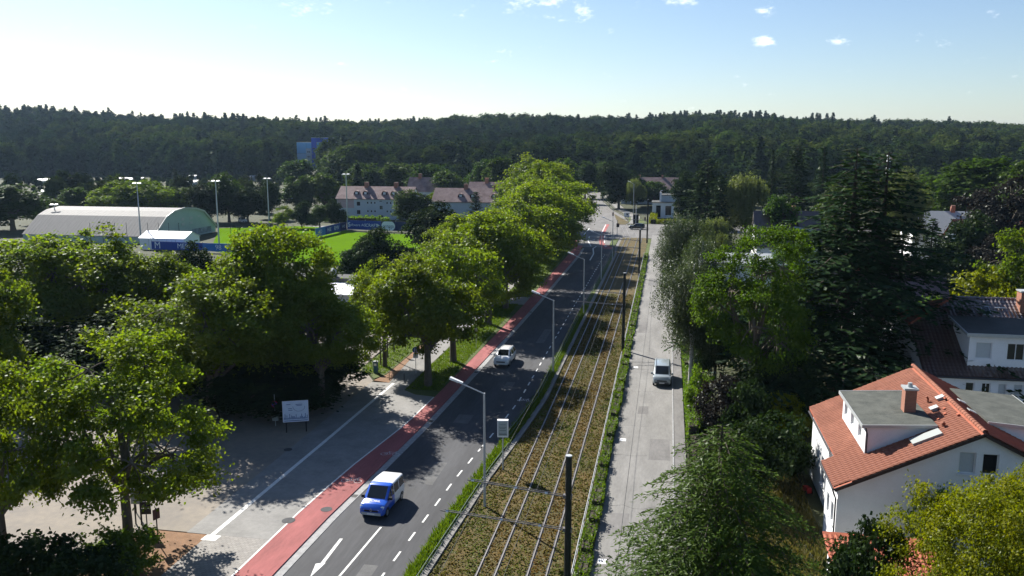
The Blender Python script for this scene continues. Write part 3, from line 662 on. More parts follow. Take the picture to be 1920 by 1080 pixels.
# by the sports ground
SG = 'trees around the sports ground'
for a in [('bright', 225, 340, 412, 105, 'yellow-green rounded tree behind the sports hall, left one of the clump'), ('bright', 285, 338, 410, 110, 'yellow-green rounded tree behind the sports hall, middle of the clump'),
          ('broad', 340, 352, 408, 70, 'mid-green tree behind the sports hall gable'), ('dark', 392, 345, 418, 75, 'dark tree behind the sports hall gable top'),
          ('broad', 430, 322, 416, 70, 'tall pale-topped tree behind the second floodlight mast'), ('dark', 465, 350, 418, 70, 'dark broad tree beside the second floodlight mast'),
          ('broad', 25, 345, 432, 130, 'broad tree at the picture edge beyond the sports hall'), ('broad', 85, 372, 420, 70, 'low round tree just above the sports hall end'),
          ('broad', 150, 352, 405, 60, 'garden tree behind the sports hall, above the dark garden house'), ('bright', 533, 386, 428, 42, 'light green clipped tree by the pitch, first of four'),
          ('dark', 566, 378, 428, 42, 'dark clipped tree by the pitch, second of four'), ('broad', 600, 383, 429, 44, 'mid-green clipped tree by the pitch, third of four'),
          ('dark', 632, 373, 430, 40, 'dark clipped tree by the pitch, fourth of four, beside the pale block'),
          ('broad', 562, 330, 400, 70, 'tree standing behind the four clipped trees'), ('broad', 610, 322, 398, 75, 'tree behind the clipped trees, touching the pale block roof'),
          ('dark', 505, 340, 410, 50, 'dark tree behind the third floodlight mast'),
          ('broad', 765, 357, 424, 68, 'mid-green tree at the end of the pale apartment block'), ('dark', 793, 365, 424, 48, 'dark tree beside the end of the pale apartment block'),
          ('bright', 822, 356, 402, 46, 'small bright tree against the second pale roof'),
          ('broad', 655, 268, 350, 84, 'large tree hiding part of the blue tower block foot'), ('broad', 690, 305, 372, 90, 'tree behind the pale block, left of its chimneys'),
          ('broad', 745, 302, 376, 90, 'tree behind the pale block, above its roof middle'), ('broad', 800, 308, 380, 80, 'tree behind the gap between the two pale roofs'),
          ('broad', 845, 318, 386, 70, 'tree behind the second pale roof'), ('broad', 905, 298, 386, 70, 'round grey-green tree above the stacked pale roofs'),
          ('broad', 935, 290, 392, 60, 'round tree beside the stacked pale roofs, next to the pine'), ('broad', 570, 300, 365, 80, 'shaded tree below the blue tower block'),
          ('broad', 1097, 300, 372, 46, 'small pale tree at the far end of the road'), ('broad', 1060, 296, 380, 60, 'tree over the far road, behind the bright plane'),
          ('dark', 1160, 303, 392, 78, 'dark leafy tree on the pavement bend at the far road'), ('willow', 1190, 330, 398, 46, 'small weeping tree at the far pavement, beside the tall mast'),
          ('broad', 1228, 338, 388, 60, 'grey-green tree behind the white modern house'), ('broad', 1130, 305, 372, 50, 'tree where the far road vanishes')]:
    tree(*a, group=SG if a[1] < 700 else 'trees in the valley')
for a in [('spruce', 333, 316, 392, 34, 'single dark spruce above the yellow-green clump'), ('spruce', 490, 326, 400, 46, 'dark spruce behind the third floodlight mast'),
          ('thuja', 152, 348, 400, 16, 'narrow cypress in the gardens behind the sports hall'), ('thuja', 163, 344, 398, 14, 'second narrow cypress in the gardens behind the sports hall'),
          ('thuja', 893, 360, 424, 36, 'pointed thuja before the second pale block'), ('pine', 957, 322, 424, 64, 'dark pine beside the second pale block')]:
    tree(*a, name='conifer_tree', group='conifers in the valley')
# right-hand gardens
RG = 'trees of the right-hand gardens'
tree('birch', 1266, 466, 742, 140, 'weeping birch hanging over the parked silver van', 'weeping_birch', bx=1293, var=0)
tree('birch', 1268, 390, 590, 105, 'darker weeping birch further up the path, beyond the van', 'weeping_birch', var=1)
tree('birch', 1310, 430, 640, 110, 'grey-green birch between the two path birches and the bright robinia', 'weeping_birch', var=0)
tree('robinia', 1405, 420, 795, 215, 'bright green robinia with dark stems behind the path hedge', 'robinia_tree')
tree('robinia', 1492, 455, 720, 170, 'bright green robinia branchlets beside the great cedar', 'robinia_tree', rz=1.3)
tree('cedar', 1576, 278, 745, 540, 'great dark cedar with two leaders above the red-roofed house', 'cedar_tree', rz=.25)
tree('hemlock', 1335, 800, 1235, 540, 'large hemlock with drooping sprays beside the path', 'hemlock_tree', rz=.5)
tree('cedar', 1640, 430, 705, 150, 'dark conifer in the shade between the cedar and the brown-roofed house', 'conifer_tree', rz=2.0)
tree('willow', 1395, 314, 478, 112, 'olive-grey willow beyond the bright robinia', 'willow_tree', var=0)
tree('willow', 1345, 400, 520, 90, 'low olive willow below the dark cedar by the side street', 'willow_tree', var=1)
tree('willow', 1690, 303, 490, 100, 'pale weeping willow behind the great cedar', 'willow_tree', var=1)
for a in [('pine', 1322, 298, 462, 108, 'dark spreading pine by the side street, behind the white modern house'), ('pine', 1345, 330, 480, 70, 'dark pine touching the olive-grey willow'),
          ('spruce', 1442, 280, 440, 42, 'thin spruce above the willow, against the wooded hill'), ('pine', 1486, 270, 452, 84, 'greyish pine left of the great cedar top'),
          ('spruce', 1536, 274, 446, 66, 'brownish spruce next to the great cedar top'), ('spruce', 1762, 312, 440, 64, 'dark spruce between the pale willow and the round tree'),
          ('spruce', 1735, 410, 590, 110, 'black-green spruce before the small white house'), ('thuja', 1700, 520, 640, 60, 'dark thuja behind the brown-roofed house')]:
    tree(*a, name='conifer_tree', group='conifers of the right-hand gardens')
for a in [('broad', 1830, 292, 456, 180, 'great round tree on the skyline of the gardens, by the picture edge'), ('broad', 1915, 300, 470, 110, 'round tree cut by the picture edge next to the great round tree'),
          ('copper', 1872, 330, 520, 170, 'dark copper-leaved tree below the great round tree'), ('dark', 1800, 395, 545, 110, 'dark garden tree in front of the small white house'),
          ('bright', 1895, 432, 640, 130, 'bright green tree at the picture edge above the brown roof'), ('copper', 1880, 440, 560, 120, 'second dark copper tree, behind the bright green tree'),
          ('dark', 1620, 470, 640, 120, 'dark tree in front of the hidden white house'), ('broad', 1450, 360, 500, 80, 'mid-green tree beside the dark-roofed house'),
          ('broad', 1570, 350, 480, 90, 'tree behind the great cedar crown'), ('dark', 1290, 320, 425, 64, 'dark tree shading the white modern house'),
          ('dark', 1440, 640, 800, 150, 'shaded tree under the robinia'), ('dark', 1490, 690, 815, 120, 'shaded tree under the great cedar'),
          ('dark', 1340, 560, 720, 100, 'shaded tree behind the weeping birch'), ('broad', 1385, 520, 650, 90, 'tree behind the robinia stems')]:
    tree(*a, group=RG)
for a in [('bush_gold', 1835, 912, 1290, 350, 'large golden feathery bush before the red-roofed house'), ('bush_gold', 1920, 895, 1200, 190, 'golden bush at the picture edge under the gable windows'),
          ('bush', 1740, 922, 1080, 90, 'feathery light green shrub rising before the gable wall'), ('bush_dark', 1625, 985, 1200, 150, 'glossy dark laurel bush before the tiled garage roof'),
          ('bush_dark', 1590, 1030, 1260, 150, 'low dark laurel at the bottom picture edge'), ('bush_copper', 1350, 705, 830, 100, 'purple-black leaved shrub behind the path hedge'),
          ('bush_dark', 1400, 720, 850, 90, 'dark green shrub under the robinia'), ('bush_yellow', 1465, 735, 830, 110, 'yellow-green sunlit shrub in the gap between robinia and house'),
          ('bush_yellow', 1838, 500, 640, 150, 'golden-flowered shrub above the brown tiled roof'), ('bush_dark', 1450, 775, 900, 130, 'dark shrub below the yellow-green shrub'),
          ('bush', 1740, 560, 690, 70, 'green shrub tucked beside the orange hip roof'),
          ('bush_dark', 1400, 800, 940, 140, 'dark shrub behind the hemlock top'), ('bush', 1310, 690, 790, 60, 'light green shrub at the birch foot')]:
    tree(*a, name='garden_shrub', cat='shrub', group='garden shrubs')
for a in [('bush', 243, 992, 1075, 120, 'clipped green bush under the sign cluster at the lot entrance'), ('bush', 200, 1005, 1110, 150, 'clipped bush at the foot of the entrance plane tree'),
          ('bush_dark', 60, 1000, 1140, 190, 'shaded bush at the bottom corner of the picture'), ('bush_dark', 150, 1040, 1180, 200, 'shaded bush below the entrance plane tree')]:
    tree(*a, name='clipped_bush', cat='bush', group='bushes at the lot entrance')

# ------------------------------------------------------------------ hedges and ground cover
def leafy(name, spots, n, size, lm, seed, parent=None, up=.5):
    """foliage filling a list of boxes (x0,y0,z0,x1,y1,z1)"""
    rng = np.random.default_rng(seed); vol = np.array([max(.01, (b[3] - b[0]) * (b[4] - b[1])) for b in spots]); k = rng.choice(len(spots), n, p=vol / vol.sum())
    B = np.array(spots, float)[k]; r = rng.random((n, 3)); r[:, 2] = r[:, 2] ** .7
    P = B[:, :3] + (B[:, 3:] - B[:, :3]) * r
    bump = .22 * np.sin(P[:, 1] * 2.1 + np.sin(P[:, 0] * 3)) * np.sin(P[:, 1] * .7 + 1); P[:, 2] *= (1 + bump)
    Q = leaf_quads(rng, P, rng.normal(size=(n, 3)) * .7 + np.array([0, 0, up]), size * rng.uniform(.6, 1.4, n), size * .7 * rng.uniform(.6, 1.3, n))
    return np_mesh(name, Q, 4, LF[lm], rng.random(n), parent)
def hedge(name, label, spots, n, size, lm, seed, cat='hedge'):
    t = thing(name, label, cat, (0, 0, 0)); 
    leafy('foliage', spots, n, size, lm, seed, t)
    core = MB()
    for b in spots:
        dx, dy = (b[3] - b[0]) * .2, min(.15, (b[4] - b[1]) * .2); core.box(b[0] + dx, b[1] + dy, 0.0, b[3] - dx, b[4] - dy, b[2] + (b[5] - b[2]) * .78)
    core.build('twig_core', M['barkdark'], t)
    return t
rs = random.Random(4)
sp_ = [(-4.72 + rs.uniform(-.06, .06), v, .02, -3.88 + rs.uniform(-.1, .12), v + 1.5, rs.uniform(.45, .85)) for v in np.arange(18, 96, 1.4)]
hedge('low_hedge', 'low leafy hedge strip between the tram track and the path', sp_, 26000, .13, 'hedge', 5)
sp_ = [(-4.72, v, .02, -3.9 + rs.uniform(-.1, .1), v + 2.5, rs.uniform(.35, .7)) for v in np.arange(98, 190, 2.4)]
hedge('low_hedge', 'far stretch of low hedge strip between track and path, past the second tram pole', sp_, 9000, .2, 'hedge', 6)
sp_ = [(2.1, v, .02, 3.3 + rs.uniform(-.2, .3), v + 1.4, rs.uniform(1.3, 2.2)) for v in np.arange(70, 120, 1.3)]
hedge('garden_hedge', 'bright green hedge along the footway beside the parked silver van', sp_, 22000, .16, 'hedge', 7)
sp_ = [(2.2, v, .02, 3.6, v + 1.6, rs.uniform(1.2, 2.0)) for v in np.arange(22, 70, 1.5)]
hedge('garden_hedge', 'hedge along the footway under the drooping hemlock', sp_, 10000, .18, 'dark', 8)
x0, y0 = at(1240, 415); x1, y1 = at(1285, 420)
hedge('clipped_hedge', 'sunlit yellow-green clipped hedge before the white modern house', [(-5.5, 264, .02, -3.2, 285, 1.6), (-3.2, 262.5, .02, 8, 265, 1.5)], 6000, .35, 'gold', 9)
hedge('pitch_hedge', 'clipped hedge under the ground floor windows of the pale apartment block', [(-106, 250, 0, -84, 252, 1.9)], 2500, .5, 'hedge', 10)
hedge('lot_hedge', 'dark hedge between the driveway pavement and the flat-roofed building', [(-36, 105, 0, -31, 128, 3.2), (-34, 128 + 8, 0, -29.5, 200, 3.0)], 9000, .4, 'dark', 11)
# grass tufts on the strips beside the rails and kerbs
def tufts(name, n, boxes, hgt, lm, seed, label, cat):
    rng = np.random.default_rng(seed); w = np.array([(b[2] - b[0]) * (b[3] - b[1]) * (b[5] if len(b) > 5 else 1) for b in boxes]); k = rng.choice(len(boxes), n, p=w / w.sum()); B = np.array([b[:5] for b in boxes], float)[k]
    x = B[:, 0] + (B[:, 2] - B[:, 0]) * rng.random(n); y = B[:, 1] + (B[:, 3] - B[:, 1]) * rng.random(n); h = hgt * rng.uniform(.4, 1.5, n)
    P = np.stack([x, y, B[:, 4]], 1); a = rng.uniform(0, 6.28, n); d = np.stack([np.cos(a), np.sin(a), 0 * a], 1); wd = .03 + .1 * h
    tip = P + np.stack([rng.normal(size=n) * .4 * h, rng.normal(size=n) * .4 * h, h], 1)
    Q = np.stack([P - d * wd[:, None], P + d * wd[:, None], tip], 1)
    o = np_mesh(name, Q, 3, LF[lm], rng.random(n)); return tag(o, label, cat, kind='stuff')
vb = [(ROAD_R(v) + .05, v, ROAD_R(v) + .78, v + 2, .1) for v in np.arange(20, 128, 2)]
tufts('grass', 26000, vb, .34, 'grass', 21, 'tall grass on the narrow verge between road and track', 'grass')
tufts('grass', 30000, [(-25.8, 81, -22.3, 128, .13), (-25.8, 135, -22, 200, .13, .4), (-33, 86, -29.8, 103, .16, .6), (-4.6, 18, -4.0, 130, .05, .8)], .17, 'grass', 22, 'short lawn grass around the plane trees and islands', 'grass')
tufts('grass', 16000, [(4, 40, 10.4, 75, 0.0)], .3, 'drygrass', 23, 'dry uneven garden grass beside the white house', 'grass')
rng = np.random.default_rng(31); n = 60000
yy = 20 + (rng.random(n) ** 1.6) * 120; lo = np.array([ROAD_R(v) + 1.3 for v in yy]); xx = lo + (-4.8 - lo) * rng.random(n)
keep = np.ones(n, bool)
for u in (-10.4, -9.33, -7.45, -6.35): keep &= abs(xx - u) > .1
xx, yy = xx[keep], yy[keep]; n = len(xx)
Q = leaf_quads(rng, np.stack([xx, yy, .07 + .05 * rng.random(n)], 1), rng.normal(size=(n, 3)) * .5 + np.array([0, 0, 1.0]), .16 * rng.uniform(.5, 1.6, n), .11 * rng.uniform(.5, 1.5, n))
pat = .5 + .5 * np.sin(yy * .35 + np.sin(xx * 1.7) * 1.5) * np.sin(xx * .9 + yy * .12)
pat = np.where((np.abs(xx + 9.87) < .5) | (np.abs(xx + 6.9) < .5), pat * .5 + .5, pat * .62)
tag(np_mesh('sedum', Q, 4, LF['sedum'], np.clip(pat + rng.normal(0, .22, n), 0, 1)), 'moss-green and rusty sedum carpet growing around the tram rails', 'sedum', kind='stuff')

# ------------------------------------------------------------------ the wooded hill: far trees that read as one mass
pc = bpy.data.collections.new('far_tree_kinds')
NB = 9       # three tones of three crowns, then two conifers
for i in range(NB):
    _, crown = broad(200 + i, 18, 12.5, 1.5, lobes=7 + i % 4, clumps=110, lpc=12, leaf=1.15, lm=('forest', 'forest_light', 'forest_dark')[i // 3], csz=1.15, trunk=False, nrand=.28, outw=.9, upb=.25, core=34, cores=3.0)
    pc.objects.link(bpy.data.objects.new('far_%02d' % i, crown))
for i in range(2):
    _, crown = conifer(300 + i, 24, 10.5, .05, 70, .05, .35, 5, 3, 1.6, 1.5, lm='conifer', prof=.85); pc.objects.link(bpy.data.objects.new('far_%02d' % (NB + i), crown))
def scatter(name, pts, label):
    P = np.array([p[:3] for p in pts], np.float32); me = bpy.data.meshes.new(name); me.vertices.add(len(P)); me.vertices.foreach_set('co', P.ravel())
    for an, ty, col in (('rot', 'FLOAT', 3), ('scl', 'FLOAT', 4), ('kind', 'INT', 5)):
        a = me.attributes.new(an, ty, 'POINT'); a.data.foreach_set('value', np.array([p[col] for p in pts], np.float32 if ty == 'FLOAT' else np.int32))
    o = link(name, me); tag(o, label, 'wood', kind='stuff')
    g = bpy.data.node_groups.new(name, 'GeometryNodeTree')
    g.interface.new_socket('Geometry', in_out='INPUT', socket_type='NodeSocketGeometry'); g.interface.new_socket('Geometry', in_out='OUTPUT', socket_type='NodeSocketGeometry')
    gi = g.nodes.new('NodeGroupInput'); go = g.nodes.new('NodeGroupOutput'); ip = g.nodes.new('GeometryNodeInstanceOnPoints')
    ci = g.nodes.new('GeometryNodeCollectionInfo'); ci.inputs[0].default_value = pc; ci.inputs['Separate Children'].default_value = True; ci.inputs['Reset Children'].default_value = True
    def attr(nm, ty):
        n_ = g.nodes.new('GeometryNodeInputNamedAttribute'); n_.data_type = ty; n_.inputs[0].default_value = nm; return n_
    ra, sa_, ka = attr('rot', 'FLOAT'), attr('scl', 'FLOAT'), attr('kind', 'INT')
    cx = g.nodes.new('ShaderNodeCombineXYZ'); g.links.new(ra.outputs[0], cx.inputs[2])
    m2p = g.nodes.new('GeometryNodeMeshToPoints'); g.links.new(gi.outputs[0], m2p.inputs[0])
    g.links.new(m2p.outputs[0], ip.inputs['Points']); g.links.new(ci.outputs[0], ip.inputs['Instance']); ip.inputs['Pick Instance'].default_value = True
    g.links.new(ka.outputs[0], ip.inputs['Instance Index']); g.links.new(cx.outputs[0], ip.inputs['Rotation']); g.links.new(sa_.outputs[0], ip.inputs['Scale'])
    g.links.new(ip.outputs[0], go.inputs[0])
    md = o.modifiers.new('scatter', 'NODES'); md.node_group = g
    return o
rng = np.random.default_rng(77); pts = []; val = []
def blocked(x, y):
    if y < 480 and far_l(y) - 9 < x < far_r(y) + 9: return True
    if -190 < x < -70 and y < 275: return True
    if -112 < x < -30 and 250 < y < 350: return True
    return False
d = 300.0
while d < 1330:
    step = 8.2 if d < 980 else 10
    half = d * .72; k = int(2 * half / step)
    for i in range(k):
        X = -half + (i + rng.random()) * step; D = d + rng.uniform(-.5, .5) * step
        x, y = X * ca - D * sa, X * sa + D * ca; px = 960 + FPX * X / D
        st = np.interp(px, STX, STY); z = terrain_z(x, y)
        if 545 < px < 613 and D < 642: continue
        patch = math.sin(x * .017 + 2 * math.sin(y * .009)) * math.sin(y * .021 + x * .006) + rng.normal() * .25
        tone = 1 if patch > .38 else (2 if patch < -.28 else 0)
        if D > st - 6:
            con = (D > 880 and patch > .12 and ((px < 800 and rng.random() < .36) or (1210 < px < 1560 and rng.random() < .36))) or rng.random() < .015
            s = rng.uniform(.55, 1.35) * (1 + .18 * patch) if not con else rng.uniform(.72, 1.22)
            if D > 880 and tone == 2: tone = 0
            pts.append((x, y, z - .6, rng.uniform(0, 6.28), s, NB + rng.integers(2) if con else tone * 3 + rng.integers(3)))
        elif not blocked(x, y) and rng.random() < .50 and D > 310:
            con = rng.random() < .06; low = px < 560 and D > 330
            s = rng.uniform(.18, .36) if low else rng.uniform(.4, .8)
            val.append((x, y, z - .4, rng.uniform(0, 6.28), s, NB + rng.integers(2) if con else tone * 3 + rng.integers(3)))
    d += step * .92
scatter('hillside_forest', pts, 'dense dark mixed wood covering the hill up to the skyline')
scatter('valley_wood', val, 'small trees and orchard greenery spread over the valley floor before the hill')
# ------------------------------------------------------------------ buildings
M['tile_red'] = mat('clay_tile_red', (.235, .080, .046), .85, .3, .8, .2, 30, col2=(.30, .12, .075))
M['tile_red2'] = mat('clay_tile_worn', (.30, .085, .045), .8, .3, 2.2, .2, 30)
M['tile_brown'] = mat('glazed_tile_brown', (.055, .026, .019), .36, .3, 1.2, .0, 30, spec=.9)
_b = M['tile_brown'].node_tree.nodes['Principled BSDF']; _b.inputs['Coat Weight'].default_value = 1.0; _b.inputs['Coat Roughness'].default_value = .22
M['felt'] = mat('roof_felt', (.058, .066, .058), .9, .35, 1.1, .3, 25, col2=(.10, .105, .092))
M['felt_grey'] = mat('roof_felt_grey', (.06, .062, .06), .9, .25, .8, .3, 25)
M['soffit'] = mat('dark_fascia', (.04, .025, .02), .7)
M['zinc'] = mat('zinc', (.40, .42, .42), .5, .08, 3, metal=.3)
M['gutter'] = mat('dark_gutter', (.05, .05, .055), .5, metal=.3)
M['blind'] = mat('roller_blind', (.45, .48, .49), .7, .05, 6)
M['pvc'] = mat('skylight_cover', (.27, .29, .28), .55)
M['winframe'] = M['frame']
M['pane'] = glassmat('window_pane', (.02, .024, .028))
M['void'] = mat('room_shade_paint', (.006, .006, .007), .9)  # flat near-black colour stands for the shade inside open windows
M['palewall'] = mat('pale_blue_wall', (.48, .53, .56), .9, .08, .3)
M['pinkwall'] = mat('pink_wall', (.48, .36, .36), .9, .06, .3)
M['oldtile'] = mat('old_pink_tile', (.21, .125, .115), .85, .4, .5, .3, 8, col2=(.30, .22, .21))
M['hallroof'] = mat('hall_sheet', (.185, .18, .17), .75, .16, .5, .1, 3, stretch=(6, .6, .6))
M['hallend'] = mat('hall_end', (.33, .42, .39), .75, .08, .4)
M['tent'] = mat('tent_fabric', (.75, .77, .80), .6, .03, 1)
M['tblue'] = mat('tower_blue', (.22, .48, .72), .85); M['tlight'] = mat('tower_pale_blue', (.42, .62, .80), .85); M['tdeep'] = mat('tower_deep_blue', (.05, .10, .50), .8)
UP = Vector((0, 0, 1))
def facade(root, O, ud, outer, wins, m, dep=.14, name='wall', fm=None, sill=True):
    """one wall with real openings; wins: (x, z, w, h, kind). Every window is a part with its pane."""
    O, ud = Vector(O), Vector(ud).normalized(); nrm = ud.cross(UP)
    P3 = lambda x, z, o=0.0: O + ud * x + UP * z + nrm * o
    loops = [[Vector((x, z, 0)) for x, z in outer]]
    for (x, z, w, h, k) in wins: loops.append([Vector((x, z, 0)), Vector((x + w, z, 0)), Vector((x + w, z + h, 0)), Vector((x, z + h, 0))][::-1])
    allp = [p for l in loops for p in l]; tri = tessellate_polygon(loops)
    b = MB(); fs = []
    for t in tri:
        a, c, d = (allp[i] for i in t); cr = (c.x - a.x) * (d.y - a.y) - (c.y - a.y) * (d.x - a.x)
        if abs(cr) < 1e-9: continue
        fs.append(t if cr > 0 else t[::-1])
    b.add([P3(p.x, p.y) for p in allp], fs)
    for (x, z, w, h, k) in wins:
        c = [(x, z), (x + w, z), (x + w, z + h), (x, z + h)]
        for i in range(4):
            p, q = c[i], c[(i + 1) % 4]; b.quad(P3(*p), P3(*q), P3(*q, -dep - .06), P3(*p, -dep - .06))
    wall = b.build(name, m, root)
    for (x, z, w, h, k) in wins:
        f = MB(); t = min(.07, w * .1) 
        for (x0, z0, x1, z1) in [(x, z, x + w, z + t), (x, z + h - t, x + w, z + h), (x, z + t, x + t, z + h - t), (x + w - t, z + t, x + w, z + h - t)] + ([(x + w * .5 - t * .4, z + t, x + w * .5 + t * .4, z + h - t)] if k == 'double' else []):
            f.slab([P3(x0, z0, -dep), P3(x1, z0, -dep), P3(x1, z1, -dep), P3(x0, z1, -dep)], nrm, .05)
        pm = {'blind': M['blind'], 'open': M['void'], 'door': M['soffit']}.get(k, M['pane']); pq = (P3(x, z, -dep - .02), P3(x + w, z, -dep - .02), P3(x + w, z + h, -dep - .02), P3(x, z + h, -dep - .02))
        deep = root.parent is not None
        if deep: f.quad(*pq, 1)
        if k == 'open':
            s_ = f if deep else MB(); e = x + w - .02; dv = (-nrm * .5 - ud * .12)
            q = [P3(e, z + t, -dep), P3(e, z + t, -dep) + dv, P3(e, z + h - t, -dep) + dv, P3(e, z + h - t, -dep)]; s_.slab(q, ud, .03)
        wn_ = f.build('door' if k == 'door' else 'window', [fm or M['winframe'], pm] if deep else (fm or M['winframe']), root)
        if not deep:
            g = MB(); g.quad(*pq); g.build('roller_blind' if k == 'blind' else 'pane', pm, wn_)  # open windows get the near-black shade sheet here, not glass
            if k == 'open': s_.build('sash', M['winframe'], wn_)
            if sill and k != 'door':
                s_ = MB(); s_.slab([P3(x - .06, z - .09, .0), P3(x + w + .06, z - .09, .0), P3(x + w + .06, z - .02, .0), P3(x - .06, z - .02, .0)], nrm, .09); s_.build('sill', M['frame'], wn_)
    return wall
TILE = {}
def tile_mesh(wd, ln, m, name='roof_tile'):
    b = MB(); prof = [(-wd / 2, .0), (-wd * .2, .062), (wd * .1, .045), (wd * .32, .0), (wd / 2, .012)]; n = len(prof)
    vs = [(x, 0, z + .035) for x, z in prof] + [(x, ln, z) for x, z in prof] + [(x, 0, z) for x, z in prof]
    b.add(vs, [(i, i + 1, n + i + 1, n + i) for i in range(n - 1)] + [(2 * n + i, 2 * n + i + 1, i + 1, i) for i in range(n - 1)])
    me = bpy.data.meshes.new(name); me.from_pydata(b.v, [], b.f); me.materials.append(m); me.update(); return me, b
def tiles(roof, O, ud, sl, width, length, m, tw=.30, tl=.36, skip=None, single=0, near=None):
    """clay tiles laid in courses on a slope: O lower corner, ud along the eave, sl up the slope; the nearest ones are pieces of their own, the rest one part"""
    O, ud, sl = Vector(O), Vector(ud).normalized(), Vector(sl).normalized(); nrm = ud.cross(sl).normalized()
    me, b = tile_mesh(tw * 1.02, tl * 1.12, m); nc, nr = int(width / tw), int(length / tl)
    cells = []
    for r in range(nr):
        for c in range(nc):
            p = O + ud * ((c + .5) * tw) + sl * (r * tl)
            if skip and skip(p): continue
            cells.append(p)
    rr = random.Random(3)
    if near is not None: cells.sort(key=lambda p: (p - near).length)
    R = Matrix((ud, sl, nrm)).transposed()
    for p in cells[:single]:
        o = link('roof_tile', me, roof); o.matrix_local = Matrix.Translation(p + nrm * rr.uniform(.0, .012)) @ (R @ Matrix.Rotation(rr.uniform(-.012, .012), 3, 'Z')).to_4x4()
    rest = cells[single:]
    if rest:
        V0 = np.array(b.v); Rm = np.array(R); nv = len(V0); P = np.array([tuple(p) for p in rest]) + np.random.default_rng(5).uniform(0, .012, (len(rest), 1)) * np.array(nrm)
        V = (V0 @ Rm.T)[None] + P[:, None]; F = np.array(b.f); Fa = (F[None] + (np.arange(len(rest)) * nv)[:, None, None]).reshape(-1, 4)
        q = V.reshape(-1, 3)[Fa.ravel()]
        o = np_mesh('tile_courses', q, 4, m, None, roof); o['kind'] = 'stuff'
    return nrm
def wedge_dormer(root, mb_args): pass

# --- white house with red tiled roof (gable towards the viewer)
hx, hy = 10.6, 51.2
h1 = thing('red_roofed_house', 'white rendered house with orange-red tiled gable roof and boxy dormers', 'house', (0, 0, 0))
RX, RZ, EZ, HX2, HY2 = 18.3, 8.75, 4.95, 26.0, 65.2
slope = (RZ - EZ) / (RX - hx)
ez2 = EZ + slope * .75
facade(h1, (hx, hy, 0), (1, 0, 0), [(0, 0), (HX2 - hx, 0), (HX2 - hx, EZ - .1), (RX - hx, RZ - .1), (0, EZ - .1)],
       [(6.55, 6.1, .92, 1.32, 'blind'), (7.82, 6.1, .88, 1.28, 'open'), (6.25, 3.2, .45, 1.3, 'glass')], M['white'])
facade(h1, (hx, 55, 0), (0, -1, 0), [(0, 0), (3.8, 0), (3.8, EZ - .1), (0, EZ - .1)], [(.7, 1.9, .75, 1.3, 'glass'), (2.1, 1.9, .75, 1.3, 'glass')], M['white'])
facade(h1, (hx + .75, HY2, 0), (0, -1, 0), [(0, 0), (10.2, 0), (10.2, ez2 - .1), (0, ez2 - .1)], [(4.4, 1.2, 1.0, 2.0, 'glass'), (5.8, 1.2, 1.0, 2.0, 'glass'), (7.6, 1.2, 1.0, 2.0, 'glass'), (6.6, 3.75, .95, 1.25, 'double')], M['white'])
mb = MB(); mb.quad((hx, 55, 0), (hx + .75, 55, 0), (hx + .75, 55, ez2 - .1), (hx, 55, EZ - .1)); mb.build('return_wall', M['white'], h1); mb = MB()
mb.quad((HX2, hy, 0), (HX2, HY2, 0), (HX2, HY2, EZ - .1), (HX2, hy, EZ - .1)); mb.add([(HX2, HY2, 0), (hx + .75, HY2, 0), (hx + .75, HY2, ez2 - .1), (RX, HY2, RZ - .1), (HX2, HY2, EZ - .1)], [(0, 1, 2, 3, 4)])
mb.build('rear_wall', M['white'], h1)
ov = .35
rf = MB(); th = .16
def roof_pt(x): return EZ + slope * (x - hx) if x <= RX else RZ - slope * (x - RX)
for (xa, xb, ya, yb) in [(hx - .3, RX, hy - ov, 55.2), (hx + .5, RX, 55.2, HY2 + ov), (HX2 + .3, RX, hy - ov, HY2 + ov)]:
    za, zb = roof_pt(xa), roof_pt(xb); q = [(xa, ya, za - th), (xb, ya, zb - th), (xb, yb, zb - th), (xa, yb, za - th)]
    if xa > xb: q = q[::-1]
    rf.slab(q, (0, 0, 1), th - .03)
roof1 = rf.build('roof', M['tile_red2'], h1)
for (xa, xb) in ((hx - .3, RX), (HX2 + .3, RX)):
    vb_ = MB(); vb_.bar((xa, hy - ov - .03, roof_pt(xa) - .14), (xb, hy - ov - .03, roof_pt(xb) - .14), .05, .2); vb_.build('verge_board', M['soffit'], roof1)
sl = Vector((RX - hx, 0, RZ - EZ)).normalized()
def in_dormer(p): return 12.55 < p.x < 16.6 and 54.0 < p.y < 60.9
nrm1 = tiles(roof1, (hx - .32, 55.25, EZ - slope * .32), (0, -1, 0), sl, 55.25 - hy + ov, 1.1, M['tile_red'], single=40, near=Vector((0, 0, CAM_H)))
tiles(roof1, (hx + .5, HY2 + ov, EZ + slope * .5), (0, -1, 0), sl, HY2 + ov - 55.2, .42, M['tile_red'])
tiles(roof1, (hx - .32 + 1.08 * sl.x, HY2 + ov, EZ - slope * .32 + 1.08 * sl.z), (0, -1, 0), sl, HY2 - hy + 2 * ov, 7.75, M['tile_red'], skip=in_dormer, single=258, near=Vector((14.5, 50, 8)))
sr = Vector((RX - HX2, 0, RZ - EZ)).normalized()
tiles(roof1, (HX2 + .3, hy - ov, EZ - .14), (0, 1, 0), sr, HY2 - hy + 2 * ov, 8.7, M['tile_red2'], skip=lambda p: p.x > 20.0 and 55 < p.y < 62)
